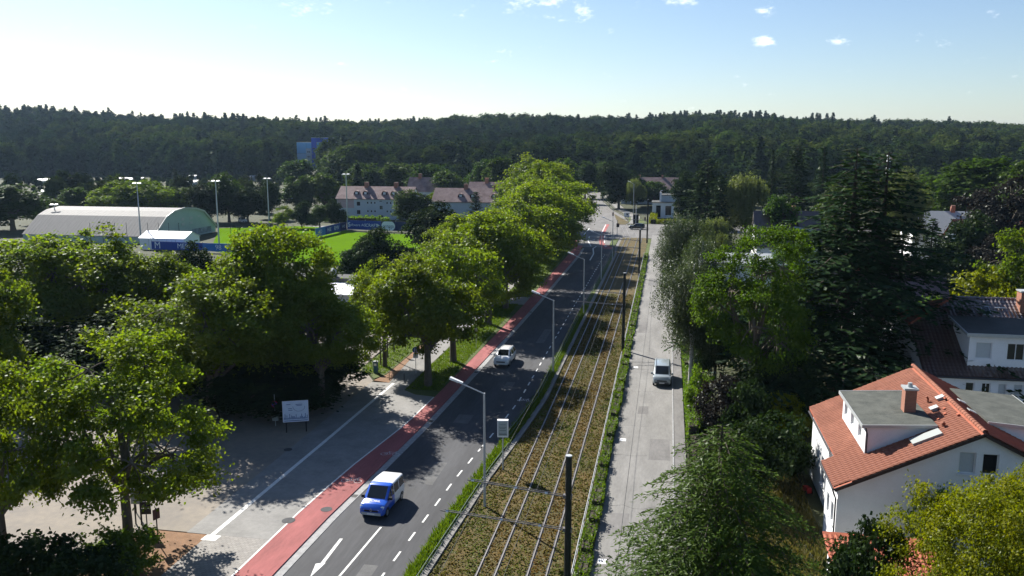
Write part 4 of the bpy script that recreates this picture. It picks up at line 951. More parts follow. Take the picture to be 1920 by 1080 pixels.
for i in range(39):
    y = hy - ov + .02 + i * .385; c = MB(); n = 6
    for k in range(n):
        a0, a1 = math.pi * k / n, math.pi * (k + 1) / n
        r0, r1 = .165, .14
        c.quad((RX + r0 * math.cos(a0), y, RZ + .02 + r0 * math.sin(a0)), (RX + r0 * math.cos(a1), y, RZ + .02 + r0 * math.sin(a1)), (RX + r1 * math.cos(a1), y + .40, RZ + .02 + r1 * math.sin(a1)), (RX + r1 * math.cos(a0), y + .40, RZ + .02 + r1 * math.sin(a0)))
    c.build('ridge_tile', M['tile_red'], roof1)
def gut(root, a, b, r=.07): g = MB(); g.tube([a, b], r, 8); return g.build('gutter', M['gutter'], root)
gut(roof1, (hx - .36, hy - .3, EZ - .26), (hx - .36, 55.2, EZ - .26)); gut(roof1, (hx + .42, 55.25, ez2 - .32), (hx + .42, HY2, ez2 - .32))
dp = MB(); dp.tube([(hx - .36, hy - .2, EZ - .3), (hx - .2, hy - .05, EZ - .75), (hx - .08, hy + .15, EZ - 1.0), (hx - .08, hy + .15, 0)], .05, 8); dp.build('downpipe', M['gutter'], h1)
# dormers: flat felt roof, front wall, cheeks
def dormer(x0, x1, ya, yb, zr0, zr1, wins):
    d = MB(); q = [(x0 - .25, ya - .2, zr0), (x1, ya - .2, zr1), (x1, yb + .2, zr1), (x0 - .25, yb + .2, zr0)]
    if x0 > x1: q = [(x0 + .25, ya - .2, zr0), (x0 + .25, yb + .2, zr0), (x1, yb + .2, zr1), (x1, ya - .2, zr1)]
    d.slab(q, UP, .14); dr = d.build('dormer', M['felt'], h1)
    zb0 = roof_pt(x0) - .05
    for y, f in ((ya, 1), (yb, -1)):
        w = MB()
        pts = [(x0, y, zb0), (x1, y, min(roof_pt(x1), zr1)), (x1, y, zr1), (x0, y, zr0)]
        if (f > 0) == (x0 > x1): pts = pts[::-1]
        w.add(pts, [(0, 1, 2, 3)]); w.build('cheek', M['white'], dr)
    if x0 < x1: facade(dr, (x0, yb, 0), (0, -1, 0), [(0, zb0), (yb - ya, zb0), (yb - ya, zr0), (0, zr0)], wins, M['white'], name='dormer_front', sill=False)
    else: facade(dr, (x0, ya, 0), (0, 1, 0), [(0, zb0), (yb - ya, zb0), (yb - ya, zr0), (0, zr0)], wins, M['white'], name='dormer_front', sill=False)
    e = MB()
    if x0 < x1:
        e.box(x0 - .30, ya - .26, zr0 - .06, x0 - .25, yb + .26, zr0 + .16); e.slab([(x0 - .25, ya - .26, zr0 - .04), (x1, ya - .26, zr1 - .04), (x1, ya - .203, zr1 - .04), (x0 - .25, ya - .203, zr0 - .04)], UP, .2); e.slab([(x0 - .25, yb + .203, zr0 - .04), (x1, yb + .203, zr1 - .04), (x1, yb + .26, zr1 - .04), (x0 - .25, yb + .26, zr0 - .04)], UP, .2)
    else: e.box(x0 + .25, ya - .26, zr0 - .06, x0 + .30, yb + .26, zr0 + .16); e.slab([(x1, ya - .26, zr1 - .04), (x0 + .25, ya - .26, zr0 - .04), (x0 + .25, ya - .203, zr0 - .04), (x1, ya - .203, zr1 - .04)], UP, .2)
    e.build('edge_trim', M['zinc'], dr); return dr
d1 = dormer(12.55, 16.6, 53.9, 60.9, 7.75, 8.0, [(.5, 6.45, 1.2, 1.0, 'blind'), (2.6, 6.45, 1.2, 1.0, 'blind'), (4.9, 6.45, 1.2, 1.0, 'blind')])
dormer(23.6, 19.8, 55.0, 62.0, 7.75, 8.05, [(1, 6.4, 1.2, 1.0, 'double'), (4, 6.4, 1.2, 1.0, 'double')])
dp = MB(); dp.tube([(12.5, 53.75, 7.7), (12.6, 53.7, 7.3), (12.62, 53.8, 7.1), (12.62, 53.8, 6.0)], .045, 8); dp.build('downpipe', M['gutter'], d1)
ch = MB(); ch.box(15.3, 56.2, 7.5, 16.0, 57.0, 9.55); cho = ch.build('chimney', M['bricks'], h1)
ch = MB(); ch.box(15.22, 56.12, 9.551, 16.08, 57.08, 9.67); ch.tube([(15.65, 56.6, 9.67), (15.65, 56.6, 9.95)], [.17, .13], 10); ch.build('chimney_cap', M['zinc'], cho)
def on_roof(x): return Vector((x, 0, roof_pt(x)))
sk = MB(); P_ = lambda x, y, o: Vector((x, y, roof_pt(x))) + Vector((-sl.z, 0, sl.x)) * o
sk.slab([P_(15.0, 52.4, .05), P_(16.6, 52.4, .05), P_(16.6, 53.3, .05), P_(15.0, 53.3, .05)], Vector((-sl.z, 0, sl.x)), .16); sk.build('roof_window', M['pvc'], roof1)
for (x, y, w, l) in [(17.0, 56.2, .45, .5), (17.7, 57.5, .45, .5)]:
    sk = MB(); sk.slab([P_(x, y, .22), P_(x + w, y, .22), P_(x + w, y + l, .22), P_(x, y + l, .22)], Vector((-sl.z, 0, sl.x)), .05); sk.slab([P_(x + .08, y + .08, .0), P_(x + w - .08, y + .08, .0), P_(x + w - .08, y + l - .08, .0), P_(x + .08, y + l - .08, .0)], Vector((-sl.z, 0, sl.x)), .2); sk.build('roof_vent', M['zinc'], roof1)
for (x, y) in [(19.0, 57.6), (18.9, 55.4)]:
    sk = MB(); zz = roof_pt(x); sk.slab([(x, y, zz + .2), (x + .45, y, zz), (x + .45, y + .5, zz), (x, y + .5, zz + .2)], (sr.z * .5, 0, .87), .06); sk.build('roof_vent', M['zinc'], roof1)
for (x, y, r, hh) in [(17.2, 58.0, .07, .5), (16.9, 53.6, .12, .35)]:
    sk = MB(); sk.tube([(x, y, roof_pt(x) - .1), (x, y, roof_pt(x) + hh * .7), (x - .12, y - .05, roof_pt(x) + hh)], r, 8); sk.build('vent_pipe', M['tile_red'], roof1)
for (x, y) in [(17.4, 55.2), (17.9, 54.4), (16.7, 59.4), (17.2, 61.2), (17.6, 56.0), (16.9, 54.8)]:
    sk = MB(); sk.slab([P_(x, y - .12, .06), P_(x + .14, y - .12, .06), P_(x + .14, y + .12, .06), P_(x, y + .12, .06)], Vector((-sl.z, 0, sl.x)), .09); sk.build('vent_tile', M['tile_red2'], roof1)
# small tiled outbuilding in front
gz = thing('tiled_garage', 'small outbuilding with old red tiled roof half hidden by laurel', 'garage', (0, 0, 0))
mb = MB(); mb.box(9.6, 44.2, 0, 14.8, 48.0, 2.1); mb.build('wall', M['white'], gz)
mb = MB(); mb.slab([(9.3, 43.8, 2.15), (15.1, 43.8, 2.15), (15.1, 48.3, 3.1), (9.3, 48.3, 3.1)], UP, .08); rg = mb.build('roof', M['tile_red2'], gz)
tiles(rg, (9.3, 43.75, 2.2), (1, 0, 0), (0, 4.5, .95), 5.8, 4.6, M['tile_red2'])

# --- brown-roofed house behind
h2 = thing('brown_roofed_house', 'white house with dark brown glazed tile roof, brick chimney and flat dormer', 'house', (0, 0, 0))
bx0, bx1, by0, by1, be, br_ = 22.6, 39.0, 77.0, 95.0, 5.5, 10.5
facade(h2, (bx0, by0, 0), (1, 0, 0), [(0, 0), (bx1 - bx0, 0), (bx1 - bx0, be), (0, be)], [(3.15, 3.7, .72, 1.0, 'glass'), (4.44, 3.7, .72, 1.0, 'double'), (5.75, 3.7, .68, 1.0, 'blind'), (6.98, 3.7, .74, 1.0, 'blind'), (9.5, 3.5, 1.0, 1.2, 'double')], M['white'])
facade(h2, (bx0, by1, 0), (0, -1, 0), [(0, 0), (18, 0), (18, be), (12.6, 8.6), (5.4, 8.6), (0, be)], [(2.5, 1.2, 1, 1.3, 'double'), (13, 3.6, 1.0, 1.2, 'double'), (10.2, 3.6, 1.0, 1.2, 'glass'), (8, 6.2, 1.0, 1.2, 'double')], M['white'])
mb = MB(); mb.quad((bx1, by0, 0), (bx1, by1, 0), (bx1, by1, be), (bx1, by0, be)); mb.quad((bx1, by1, 0), (bx0, by1, 0), (bx0, by1, be), (bx1, by1, be)); mb.build('rear_wall', M['white'], h2)
ry = 86.0; s2 = (br_ - be) / (ry - by0); hipx = 26.9; hz = 8.5
yh0, yh1 = by0 + (hz - be) / s2, by1 - (hz - be) / s2
rf = MB(); e = .4
A0, A1 = (bx0 - .3, by0 - e, be - s2 * e), (bx1, by0 - e, be - s2 * e); Hl, Hr = (bx0 - .3, yh0, hz), (bx0 - .3, yh1, hz); Rg0, Rg1 = (hipx, ry, br_), (bx1, ry, br_)
B0, B1 = (bx0 - .3, by1 + e, be - s2 * e), (bx1, by1 + e, be - s2 * e)
for q in ([A0, A1, Rg1, Rg0, Hl], [B1, B0, Hr, Rg0, Rg1], [Hl, Rg0, Hr]):
    lo = [(p[0], p[1], p[2] - .2) for p in q]; rf.add(q + lo, [tuple(range(len(q))), tuple(len(q) + i for i in reversed(range(len(q))))] + [(i + len(q), (i + 1) % len(q) + len(q), (i + 1) % len(q), i) for i in range(len(q))])
roof2 = rf.build('roof', M['tile_brown'], h2)
sl2 = Vector((0, 1, s2)).normalized()
def hip_cut(p):   # left of the sloping hip line
    return p.z > hz and p.x < bx0 - .3 + (hipx - bx0 + .3) * (p.z - hz) / (br_ - hz)
tiles(roof2, (bx0 - .3, by0 - e, be - s2 * e + .02), (1, 0, 0), sl2, bx1 - bx0 + .3, 11.2, M['tile_brown'], tw=.34, tl=.42, skip=lambda p: hip_cut(p) or (25.7 < p.x < 36.5 and 78.0 < p.y < 82.2))
hs = Vector((hipx - bx0 + .3, 0, br_ - hz)).normalized()
def hip_out(p):
    t = (p.z - hz) / (br_ - hz); return not (yh0 + (ry - yh0) * t < p.y < yh1 - (yh1 - ry) * t)
tiles(roof2, (bx0 - .32, yh1, hz), (0, -1, 0), hs, yh1 - yh0, 5.0, M['tile_red'], tw=.34, tl=.42, skip=hip_out)
for i in range(30):
    x = hipx + i * .42; c = MB(); c.tube([(x, ry, br_ + .02), (x + .44, ry, br_ + .02)], [.16, .14], 8); c.build('ridge_tile', M['tile_brown'], roof2)
for i in range(13):
    t0, t1 = i / 13, (i + 1.06) / 13; a, b_ = Vector(Hl), Vector(Rg0); c = MB(); c.tube([a.lerp(b_, t0) + UP * .03, a.lerp(b_, t1) + UP * .03], [.16, .13], 8); c.build('hip_tile', M['tile_red2'], roof2)
# dormer
dd = MB(); dd.slab([(25.7, 77.4, 8.75), (36.6, 77.4, 8.75), (36.6, 82.6, 9.25), (25.7, 82.6, 9.25)], UP, .16); dr2 = dd.build('dormer', M['felt_grey'], h2)
facade(dr2, (26.0, 77.75, 0), (1, 0, 0), [(0, 5.9), (10.3, 5.9), (10.3, 8.75), (0, 8.75)], [(.55, 6.65, 1.3, 1.45, 'blind'), (3.05, 6.6, 1.4, 1.5, 'double'), (6.4, 6.65, 1.3, 1.45, 'double')], M['white'], name='dormer_front')
mb = MB(); mb.add([(26.0, 77.75, 5.9), (26.0, 77.75, 8.75), (26.0, 82.2, 9.2), (26.0, 82.2, 8.4)], [(0, 1, 2, 3)]); mb.build('cheek', M['white'], dr2)
mb = MB(); mb.box(25.62, 77.3, 8.66, 36.7, 77.38, 8.95); mb.slab([(25.6, 77.4, 8.72), (25.69, 77.4, 8.72), (25.69, 82.6, 9.22), (25.6, 82.6, 9.22)], UP, .24); mb.build('edge_trim', M['zinc'], dr2)
ch = MB(); ch.box(32.2, 84.2, 8.8, 33.4, 85.3, 11.5); cho = ch.build('chimney', M['bricks'], h2)
ch = MB(); ch.box(32.12, 84.12, 11.502, 33.48, 85.38, 11.62); ch.build('chimney_cap', M['zinc'], cho)
def rp2(y): return be + s2 * (y - by0)
n2 = Vector((0, -sl2.z, sl2.y))
for (x, y, w, l, m_) in [(29.0, 83.8, .7, 1.1, 'pane')]:
    sk = MB(); q = [Vector((x, y, rp2(y))), Vector((x + w, y, rp2(y))), Vector((x + w, y + l, rp2(y + l))), Vector((x, y + l, rp2(y + l)))]; sk.slab([p + n2 * .08 for p in q], n2, .06); skw = sk.build('roof_window', M['zinc'], h2)
    sk = MB(); c_ = sum(q, Vector()) / 4; sk.quad(*[p.lerp(c_, .16) + n2 * .147 for p in q]); sk.build('pane', M['pane'], skw)
for (x, y, w) in [(29.1, 83.3, 1.5), (30.2, 84.6, .85)]:
    sk = MB(); sk.bar((x, y, rp2(y) + .22), (x + w, y, rp2(y) + .22), .1, .07); sk.build('snow_guard', M['whitepaint'], roof2)
gut(roof2, (bx0 - .3, by0 - .46, be - .3), (bx1, by0 - .46, be - .3), .08)
dp = MB(); dp.tube([(bx0 + .3, by0 - .4, be - .35), (bx0 + .25, by0 - .1, be - .8), (bx0 + .25, by0 - .1, 0)], .05, 8); dp.build('downpipe', M['gutter'], h2)

# --- simple gabled houses in the gardens and the valley
def gable_house(name, label, x, y, w, d, ez, rz, wm, rm, along='x', wins=(), chim=(), rot=0.0, grp=None, cat='house', ov_=.35, side_w=(), z0=0.0):
    t = thing(name, label, cat, (x, y, z0), rot, grp)
    if along == 'x':
        facade(t, (-w / 2, -d / 2, 0), (1, 0, 0), [(0, 0), (w, 0), (w, ez), (0, ez)], wins, wm, sill=False)
        facade(t, (-w / 2, d / 2, 0), (0, -1, 0), [(0, 0), (d, 0), (d, ez), (d / 2, rz - .1), (0, ez)], side_w, wm, sill=False, name='gable_wall')
        b = MB(); b.add([(w / 2, -d / 2, 0), (w / 2, d / 2, 0), (w / 2, d / 2, ez), (w / 2, 0, rz - .1), (w / 2, -d / 2, ez)], [(0, 1, 2, 3, 4)]); b.quad((w / 2, d / 2, 0), (-w / 2, d / 2, 0), (-w / 2, d / 2, ez), (w / 2, d / 2, ez)); b.build('rear_wall', wm, t)
        k = (rz - ez) / (d / 2); X = w / 2 + ov_; Y = d / 2 + ov_; zz = ez - k * ov_
        b = MB(); b.slab([(-X, -Y, zz), (X, -Y, zz), (X, 0, rz), (-X, 0, rz)], UP, .15); b.slab([(X, Y, zz), (-X, Y, zz), (-X, 0, rz), (X, 0, rz)], UP, .15)
    else:
        facade(t, (-w / 2, -d / 2, 0), (1, 0, 0), [(0, 0), (w, 0), (w, ez), (w / 2, rz - .1), (0, ez)], wins, wm, sill=False, name='gable_wall')
        facade(t, (-w / 2, d / 2, 0), (0, -1, 0), [(0, 0), (d, 0), (d, ez), (0, ez)], side_w, wm, sill=False)
        b = MB(); b.add([(w / 2, d / 2, 0), (-w / 2, d / 2, 0), (-w / 2, d / 2, ez), (0, d / 2, rz - .1), (w / 2, d / 2, ez)], [(0, 1, 2, 3, 4)]); b.quad((w / 2, -d / 2, 0), (w / 2, d / 2, 0), (w / 2, d / 2, ez), (w / 2, -d / 2, ez)); b.build('rear_wall', wm, t)
        k = (rz - ez) / (w / 2); X = w / 2 + ov_; Y = d / 2 + ov_; zz = ez - k * ov_
        b = MB(); b.slab([(-X, -Y, zz), (0, -Y, rz), (0, Y, rz), (-X, Y, zz)], UP, .15); b.slab([(0, -Y, rz), (X, -Y, zz), (X, Y, zz), (0, Y, rz)], UP, .15)
    r = b.build('roof', rm, t)
    for (cx, cy, cw, cz) in chim:
        b = MB(); b.box(cx - cw / 2, cy - cw / 2, ez, cx + cw / 2, cy + cw / 2, cz); b.build('chimney', M['bricks'], r)
    return t
GW = [(2, 1.2, 1.1, 1.3, 'double'), (5, 1.2, 1.1, 1.3, 'double'), (2, 3.9, 1.1, 1.3, 'double'), (5, 3.9, 1.1, 1.3, 'double')]
hd = gable_house('dark_roofed_house', 'white house with steep dark gable roof beside the olive-grey willow', 23.3, 177, 12, 11, 5.0, 11.2, M['white'], M['tile_brown'], 'x', [(1.5, 1.2, 1.1, 1.3, 'double'), (5.8, 1.2, 1.1, 1.3, 'double')], [(1.6, 2, .7, 12.2)])
bal = MB(); bal.slab([(1.0, -6.4, 8.3), (4.8, -6.4, 7.7), (4.8, -3, 7.9), (1.0, -3, 8.5)], UP, .14); dm_ = bal.build('dormer', M['zinc'], hd)
bal = MB(); bal.box(1.3, -6.0, 5.8, 1.45, -5.85, 8.3); bal.box(4.4, -6.0, 5.6, 4.55, -5.85, 7.7); bal.box(1.2, -6.1, 5.5, 4.7, -3, 5.7); bal.build('balcony_frame', M['whitepaint'], dm_)
gable_house('white_house', 'white house with grey-blue roof, mostly hidden behind the great cedar', 21.5, 112, 9, 8, 5.5, 9.0, M['white'], M['felt_grey'], 'x', GW, [(2, 0, .7, 10)])
gable_house('white_house', 'small white house with blue-grey roof below the great round tree', 57.4, 198, 12, 10, 6, 10, M['white'], M['zinc'], 'x', GW, [(3, 0, .8, 11.4)])
gable_house('white_house', 'white house glimpsed through the copper-leaved tree', 62.6, 184, 12, 10, 6, 9.5, M['white'], M['tile_red2'], 'x', GW)
gable_house('brown_tiled_house', 'dark house with tiled dormer roof behind the orange hip', 27.5, 108, 10, 7, 5.5, 9.2, M['white'], M['tile_brown'], 'x', [(1, 3.9, 1.2, 1.1, 'double'), (2.6, 3.9, 1.2, 1.1, 'double')])
x, y = at(1220, 372); gable_house('long_roofed_house', 'long house with plain brown roof behind the pavement trees', x, 350, 22, 10, 6, 10.3, M['palewall'], M['oldtile'], 'x', GW, [(-4, 0, .8, 11.3), (5, 0, .8, 11.3)])
gable_house('garden_house', 'low white house with flat sunlit eaves left of the dark-roofed house', 11.9, 155, 12, 8, 4.2, 5.4, M['white'], M['zinc'], 'x', GW[:2])
# white modern house at the junction
t = thing('modern_house', 'white cubic modern house with dark porch and flat roofs at the junction', 'house', (-5, 284, 0))
facade(t, (0, 0, 0), (1, 0, 0), [(0, 0), (7, 0), (7, 5.0), (0, 5.0)], [(1.2, .1, 1.6, 4.0, 'open'), (4.2, .8, 2.0, 3.2, 'glass')], M['white'], dep=.5, sill=False)
facade(t, (0, 9, 0), (0, -1, 0), [(0, 0), (9, 0), (9, 5.0), (0, 5.0)], [(2, 1, 1.5, 2.5, 'glass')], M['white'], sill=False)
mb = MB(); mb.box(2.6, 2.5, 5.16, 11, 9, 7.3); mb.build('upper_storey', M['palewall'], t)
mb = MB(); mb.box(-.25, -.25, 5.0, 7.25, 9.2, 5.158); mb.box(2.3, 2.2, 7.302, 11.2, 9.2, 7.46); mb.build('roof', M['felt_grey'], t)
mb = MB(); mb.box(2.3, 1.6, 5.16, 2.9, 2.45, 8.3); mb.tube([(2.6, 2, 8.3), (2.6, 2, 8.8), (3.2, 2, 8.9)], .12, 6); mb.build('chimney', M['white'], t)
# --- pale apartment blocks beside the pitch
def block(name, label, x0, x1, y0, dep, ez, rz, wins, chims, eyes, pink=None):
    w = x1 - x0; t = gable_house(name, label, (x0 + x1) / 2, y0 + dep / 2, w, dep, ez, rz, M['palewall'], M['oldtile'], 'x', wins, cat='apartment block', ov_=.4)
    r = [c for c in t.children if c.name.startswith('roof')][0]
    for cx in chims:
        b = MB(); b.box(cx - w / 2 - .6, -.7, rz - .5, cx - w / 2 + .6, .5, rz + 1.5); b.build('chimney', M['bricks'], r)
    k = (rz - ez) / (dep / 2)
    for ex in eyes:
        yb = -dep / 2 + 1.6; zb = ez + k * 1.6; b = MB(); cx = ex - w / 2; n = 7
        arc = [(cx + 1.0 * math.cos(math.pi * i / n), zb + 1.25 * math.sin(math.pi * i / n)) for i in range(n + 1)]
        for i in range(n): b.quad((arc[i][0], yb - .25, arc[i][1]), (arc[i + 1][0], yb - .25, arc[i + 1][1]), (arc[i + 1][0], yb + 2.4, arc[i + 1][1] + .1), (arc[i][0], yb + 2.4, arc[i][1] + .1))
        dm = b.build('dormer', M['oldtile'], t)
        b = MB(); b.add([(p[0], yb - .1, p[1]) for p in arc], [tuple(reversed(range(n + 1)))]); b.build('dormer_front', M['soffit'], dm)
        b = MB(); b.box(cx - .4, yb - .16, zb + .15, cx + .4, yb - .105, zb + .85); b.build('window', M['frame'], dm)
    if pink:
        b = MB(); b.box(-w / 2 + .15, -dep / 2 - .012, ez - 3.1, -w / 2 + pink, -dep / 2, ez - .3); b.build('painted_panel', M['pinkwall'], t)
    return t
W2 = []
for z in (1.6, 4.3):
    W2 += [(6.6, z, 1.3, 1.4, 'open'), (10.1, z + .7, .55, .7, 'open'), (11.3, z + .7, .55, .7, 'open'), (12.5, z + .7, .55, .7, 'open'), (16.6, z + .7, .55, .7, 'open'), (17.8, z + .7, .55, .7, 'open'), (19.0, z + .7, .55, .7, 'open'), (21.0, z, 1.3, 1.4, 'open')]
W2 += [(14.3, 3.2, 1.1, 1.3, 'double'), (14.2, 5.7, 1.1, .35, 'open'), (14.0, .1, 1.5, 1.3, 'door')]
block('apartment_block', 'pale blue two-storey apartment block with pink panel facing the pitch', -105.3, -80.5, 262, 10, 6.7, 10.2, W2, [8.5, 18.5], [6.2, 9.2, 15.6, 18.6], 5.8)
W3 = [(3, 1.6, 1.3, 1.4, 'open'), (3, 4.3, 1.3, 1.4, 'open'), (17, 1.6, 1.0, 1.3, 'open'), (19.4, 4.0, .8, 1.1, 'open'), (21.5, 1.9, 1.2, 1.2, 'double')]
block('apartment_block', 'pale two-storey apartment block partly hidden by the plane row', -75, -48.5, 268, 10, 5.7, 9.6, W3, [10, 20], [9, 13, 20], None)
block('apartment_block', 'apartment block showing only its pale tiled roof, middle of the stacked roofs', -70, -46, 296, 10, 6, 10.3, [], [6, 15], [])
block('apartment_block', 'apartment block showing only its pale tiled roof, hindmost of the stacked roofs', -64, -44, 324, 10, 6, 11.5, [], [5, 14], [])
block('apartment_block', 'distant apartment block roof above the pale blue block', -99, -86, 318, 9, 6, 10.8, [], [4], [])
# --- sports hall
hl = thing('sports_hall', 'long pale barrel-roofed sports hall beside the football pitch', 'sports hall', (0, 0, 0))
prof = [(189, 0), (189, 1.7), (195.2, 6.1), (198.5, 7.2), (203.5, 7.7), (209, 7.2), (213, 6.2), (218.8, 1.7), (218.8, 0)]
xr, xl = -124.0, -160.0
b = MB()
for i in range(1, 7):
    (ya, za), (yb, zb) = prof[i], prof[i + 1]; b.slab([(xl - .3, ya, za), (xr + .3, ya, za), (xr + .3, yb, zb), (xl - .3, yb, zb)], UP, .12)
hr = b.build('roof', M['hallroof'], hl)
b = MB()
for i in range(38):
    x = xl + .5 + i * .95
    for j in (1, 2, 3): b.bar((x, prof[j][0], prof[j][1] + .125), (x, prof[j + 1][0], prof[j + 1][1] + .125), .07, .03)
o = b.build('sheet_ribs', M['hallroof'], hr); o['kind'] = 'stuff'
b = MB(); b.add([(xr, y, z) for y, z in prof], [tuple(range(len(prof)))]); b.build('gable_wall', M['hallend'], hl)
b = MB(); b.quad((xl, 189, 0), (xr, 189, 0), (xr, 189, 1.75), (xl, 189, 1.75)); b.add([(xl, y, z) for y, z in prof], [tuple(reversed(range(len(prof))))]); b.build('side_wall', M['hallend'], hl)
for i in range(1, 7):
    b = MB(); b.bar((xr + .32, prof[i][0], prof[i][1] + .05), (xr + .32, prof[i + 1][0], prof[i + 1][1] + .05), .12, .45); b.build('verge_board', M['zinc'], hr)
for (y, z, w, h_) in [(202, 4.6, 1.4, .7), (206, 4.6, 1.4, .7), (202, 3.3, 1.4, .7), (206, 3.3, 1.4, .7), (210, 4.9, 1.6, .4)]:
    b = MB(); b.box(xr, y, z, xr + .05, y + w, z + h_); b.build('vent_panel', M['galv'], hl)
b = MB(); b.box(xr + .005, 207, .4, xr + .06, 216.5, 1.9); b.build('graffiti_panel', mat('graffiti', (.10, .13, .16), .8, .5, .7, col2=(.35, .4, .42)), hl)
tt = thing('white_tent', 'white marquee tent standing before the sports hall gable', 'tent', (0, 0, 0))
ty0, ty1, tx0, tx1 = 180.0, 186.5, -121.5, -110.0
b = MB(); b.slab([(tx0 - .2, ty0 - .2, 2.6), (tx1 + .2, ty0 - .2, 2.6), (tx1 + .2, (ty0 + ty1) / 2, 4.0), (tx0 - .2, (ty0 + ty1) / 2, 4.0)], UP, .05); b.slab([(tx1 + .2, ty1 + .2, 2.6), (tx0 - .2, ty1 + .2, 2.6), (tx0 - .2, (ty0 + ty1) / 2, 4.0), (tx1 + .2, (ty0 + ty1) / 2, 4.0)], UP, .05); b.build('roof', M['tent'], tt)
for i in range(5):
    w = (tx1 - tx0) / 5; b = MB(); b.box(tx0 + i * w + .04, ty0, .02, tx0 + (i + 1) * w - .04, ty0 + .04, 2.65); b.build('side_panel', M['tent'], tt)
b = MB(); b.add([(tx1, ty0, 0), (tx1, ty1, 0), (tx1, ty1, 2.6), (tx1, (ty0 + ty1) / 2, 3.95), (tx1, ty0, 2.6)], [(0, 1, 2, 3, 4)]); b.build('end_panel', M['tent'], tt)
for (y, w) in [(181, 1.7), (184, 1.7)]:
    b = MB(); b.box(tx1 + .005, y, 1.55, tx1 + .03, y + w, 1.85); b.build('window', M['pane'], tt)
# --- flat roofed building by the driveway
fb = thing('flat_roofed_building', 'low white flat-roofed building with small skylight between car park and pitch', 'building', (0, 0, 0))
b = MB(); b.box(-58, 113, 0, -43, 126, 3.5); b.build('wall', M['palewall'], fb)
b = MB(); b.box(-58.4, 112.6, 3.502, -42.6, 122.5, 3.7); rfb = b.build('roof', M['whitepaint'], fb)
b = MB(); b.box(-58.3, 122.52, 3.502, -42.7, 126.4, 4.35); b.build('parapet', M['felt_grey'], fb)
b = MB(); b.slab([(-48.0, 121.3, 3.71), (-47.1, 121.3, 4.4), (-47.1, 122.4, 4.4), (-48.0, 122.4, 3.71)], UP, .05); b.slab([(-47.1, 121.3, 4.4), (-46.2, 121.3, 3.71), (-46.2, 122.4, 3.71), (-47.1, 122.4, 4.4)], UP, .05); b.build('skylight', M['whitepaint'], rfb)
b = MB(); b.tube([(-50.5, 124, 4.36), (-50.5, 124, 5.1), (-50.9, 123.6, 5.4)], [.3, .3, .4], 10); b.build('vent_cowl', M['zinc'], rfb)
for i in range(4): 
    b = MB(); b.box(-56 + i * 3.3, 112.93, 1.2, -54 + i * 3.3, 112.98, 2.5); b.build('window', M['pane'], fb)
# --- blue tower block on the hill edge
tw = thing('tower_block', 'distant blue high-rise block rising out of the wooded hillside', 'tower block', (-258, 600, terrain_z(-258, 600) - 1))
tz = tw.location.z
def tower_part(nm, x0, x1, y0, z0, z1, m, wins=()):
    facade(tw, (x0 + 258, y0 - 600, 0), (1, 0, 0), [(0, z0 - tz), (x1 - x0, z0 - tz), (x1 - x0, z1 - tz), (0, z1 - tz)], [(a, b2 - tz, c, d2, k) for a, b2, c, d2, k in wins], m, name=nm, sill=False)
    b = MB(); b.box(x0 + 258.01, y0 - 599.99, z1 - tz - .02, x1 + 257.99, y0 - 588, z1 - tz + .3); b.quad((x0 + 258, y0 - 588, z0 - tz), (x0 + 258, y0 - 600, z0 - tz), (x0 + 258, y0 - 600, z1 - tz), (x0 + 258, y0 - 588, z1 - tz)); b.build('roof', M['zinc'], tw)
tower_part('wall', -271, -263.6, 600, 2, 14.9, M['tlight']); tower_part('wall', -271, -263.6, 600.02, 14.95, 23.3, M['tblue'])
tower_part('stair_wall', -259.2, -255.2, 599.4, 2, 26.6, M['tdeep'], [(.6, 18.6, 2.4, .9, 'glass'), (.6, 14.6, .8, .7, 'glass'), (2.4, 14.6, .8, .7, 'glass')])
tower_part('wall', -255.15, -243, 600, 2, 14.9, M['tlight'], [(1.2, 11.6, 1.0, 1.1, 'glass'), (3, 11.6, 1.0, 1.1, 'glass'), (4.8, 11.6, 1.0, 1.1, 'glass')])
tower_part('wall', -255.15, -243, 600.02, 14.95, 23.3, M['tblue'], [(1, 20, 1.0, 1.1, 'glass'), (1, 16.2, 1.0, 1.1, 'glass'), (2.6, 16.2, 1.0, 1.1, 'glass')])
tower_part('bay_wall', -263.55, -259.25, 599.2, 2, 18.7, M['palewall'], [(1, 15.8, 1.0, 1.4, 'glass'), (2.4, 15.8, .8, 1.4, 'glass'), (1, 12.2, 1.0, 1.4, 'glass'), (2.4, 12.2, .8, 1.4, 'glass'), (1, 8.6, 1.0, 1.4, 'glass'), (2.4, 8.6, .8, 1.4, 'glass')])
tower_part('wall', -263.5, -259.3, 600.04, 18.9, 23.3, M['tblue']); tower_part('penthouse', -259.1, -247, 602, 23.6, 26.6, M['tdeep'])
# --- allotment huts
for (px, py, w, lab) in [(231, 337, 22, 'long allotment building with bright sunlit flat roof'), (85, 340, 9, 'allotment hut with pale roof, left of the long bright roof'), (155, 340, 7, 'small allotment hut with bright roof next to the long one'),
                         (97, 362, 8, 'allotment hut with pale roof nearer the sports hall'), (360, 332, 4, 'tiny allotment hut with white roof right of the long bright roof'), (361, 343, 4, 'tiny allotment hut with domed pale roof'),
                         (470, 333, 4, 'tiny white allotment hut below the dark hillside'), (553, 365, 6, 'small pale roof behind the clipped trees')]:
    x, y = at(px, py + 7); t = thing('allotment_hut', lab, 'hut', (x, y, terrain_z(x, y)), YAW, 'allotment huts')
    b = MB(); b.box(-w / 2, -2.5, 0, w / 2, 2.5, 2.4); b.build('wall', M['palewall'], t)
    b = MB(); b.slab([(-w / 2 - .4, -3, 2.45), (w / 2 + .4, -3, 2.45), (w / 2 + .4, 3, 3.3), (-w / 2 - .4, 3, 3.3)], UP, .15); b.build('roof', M['whitepaint'] if w > 15 else M['zinc'], t)
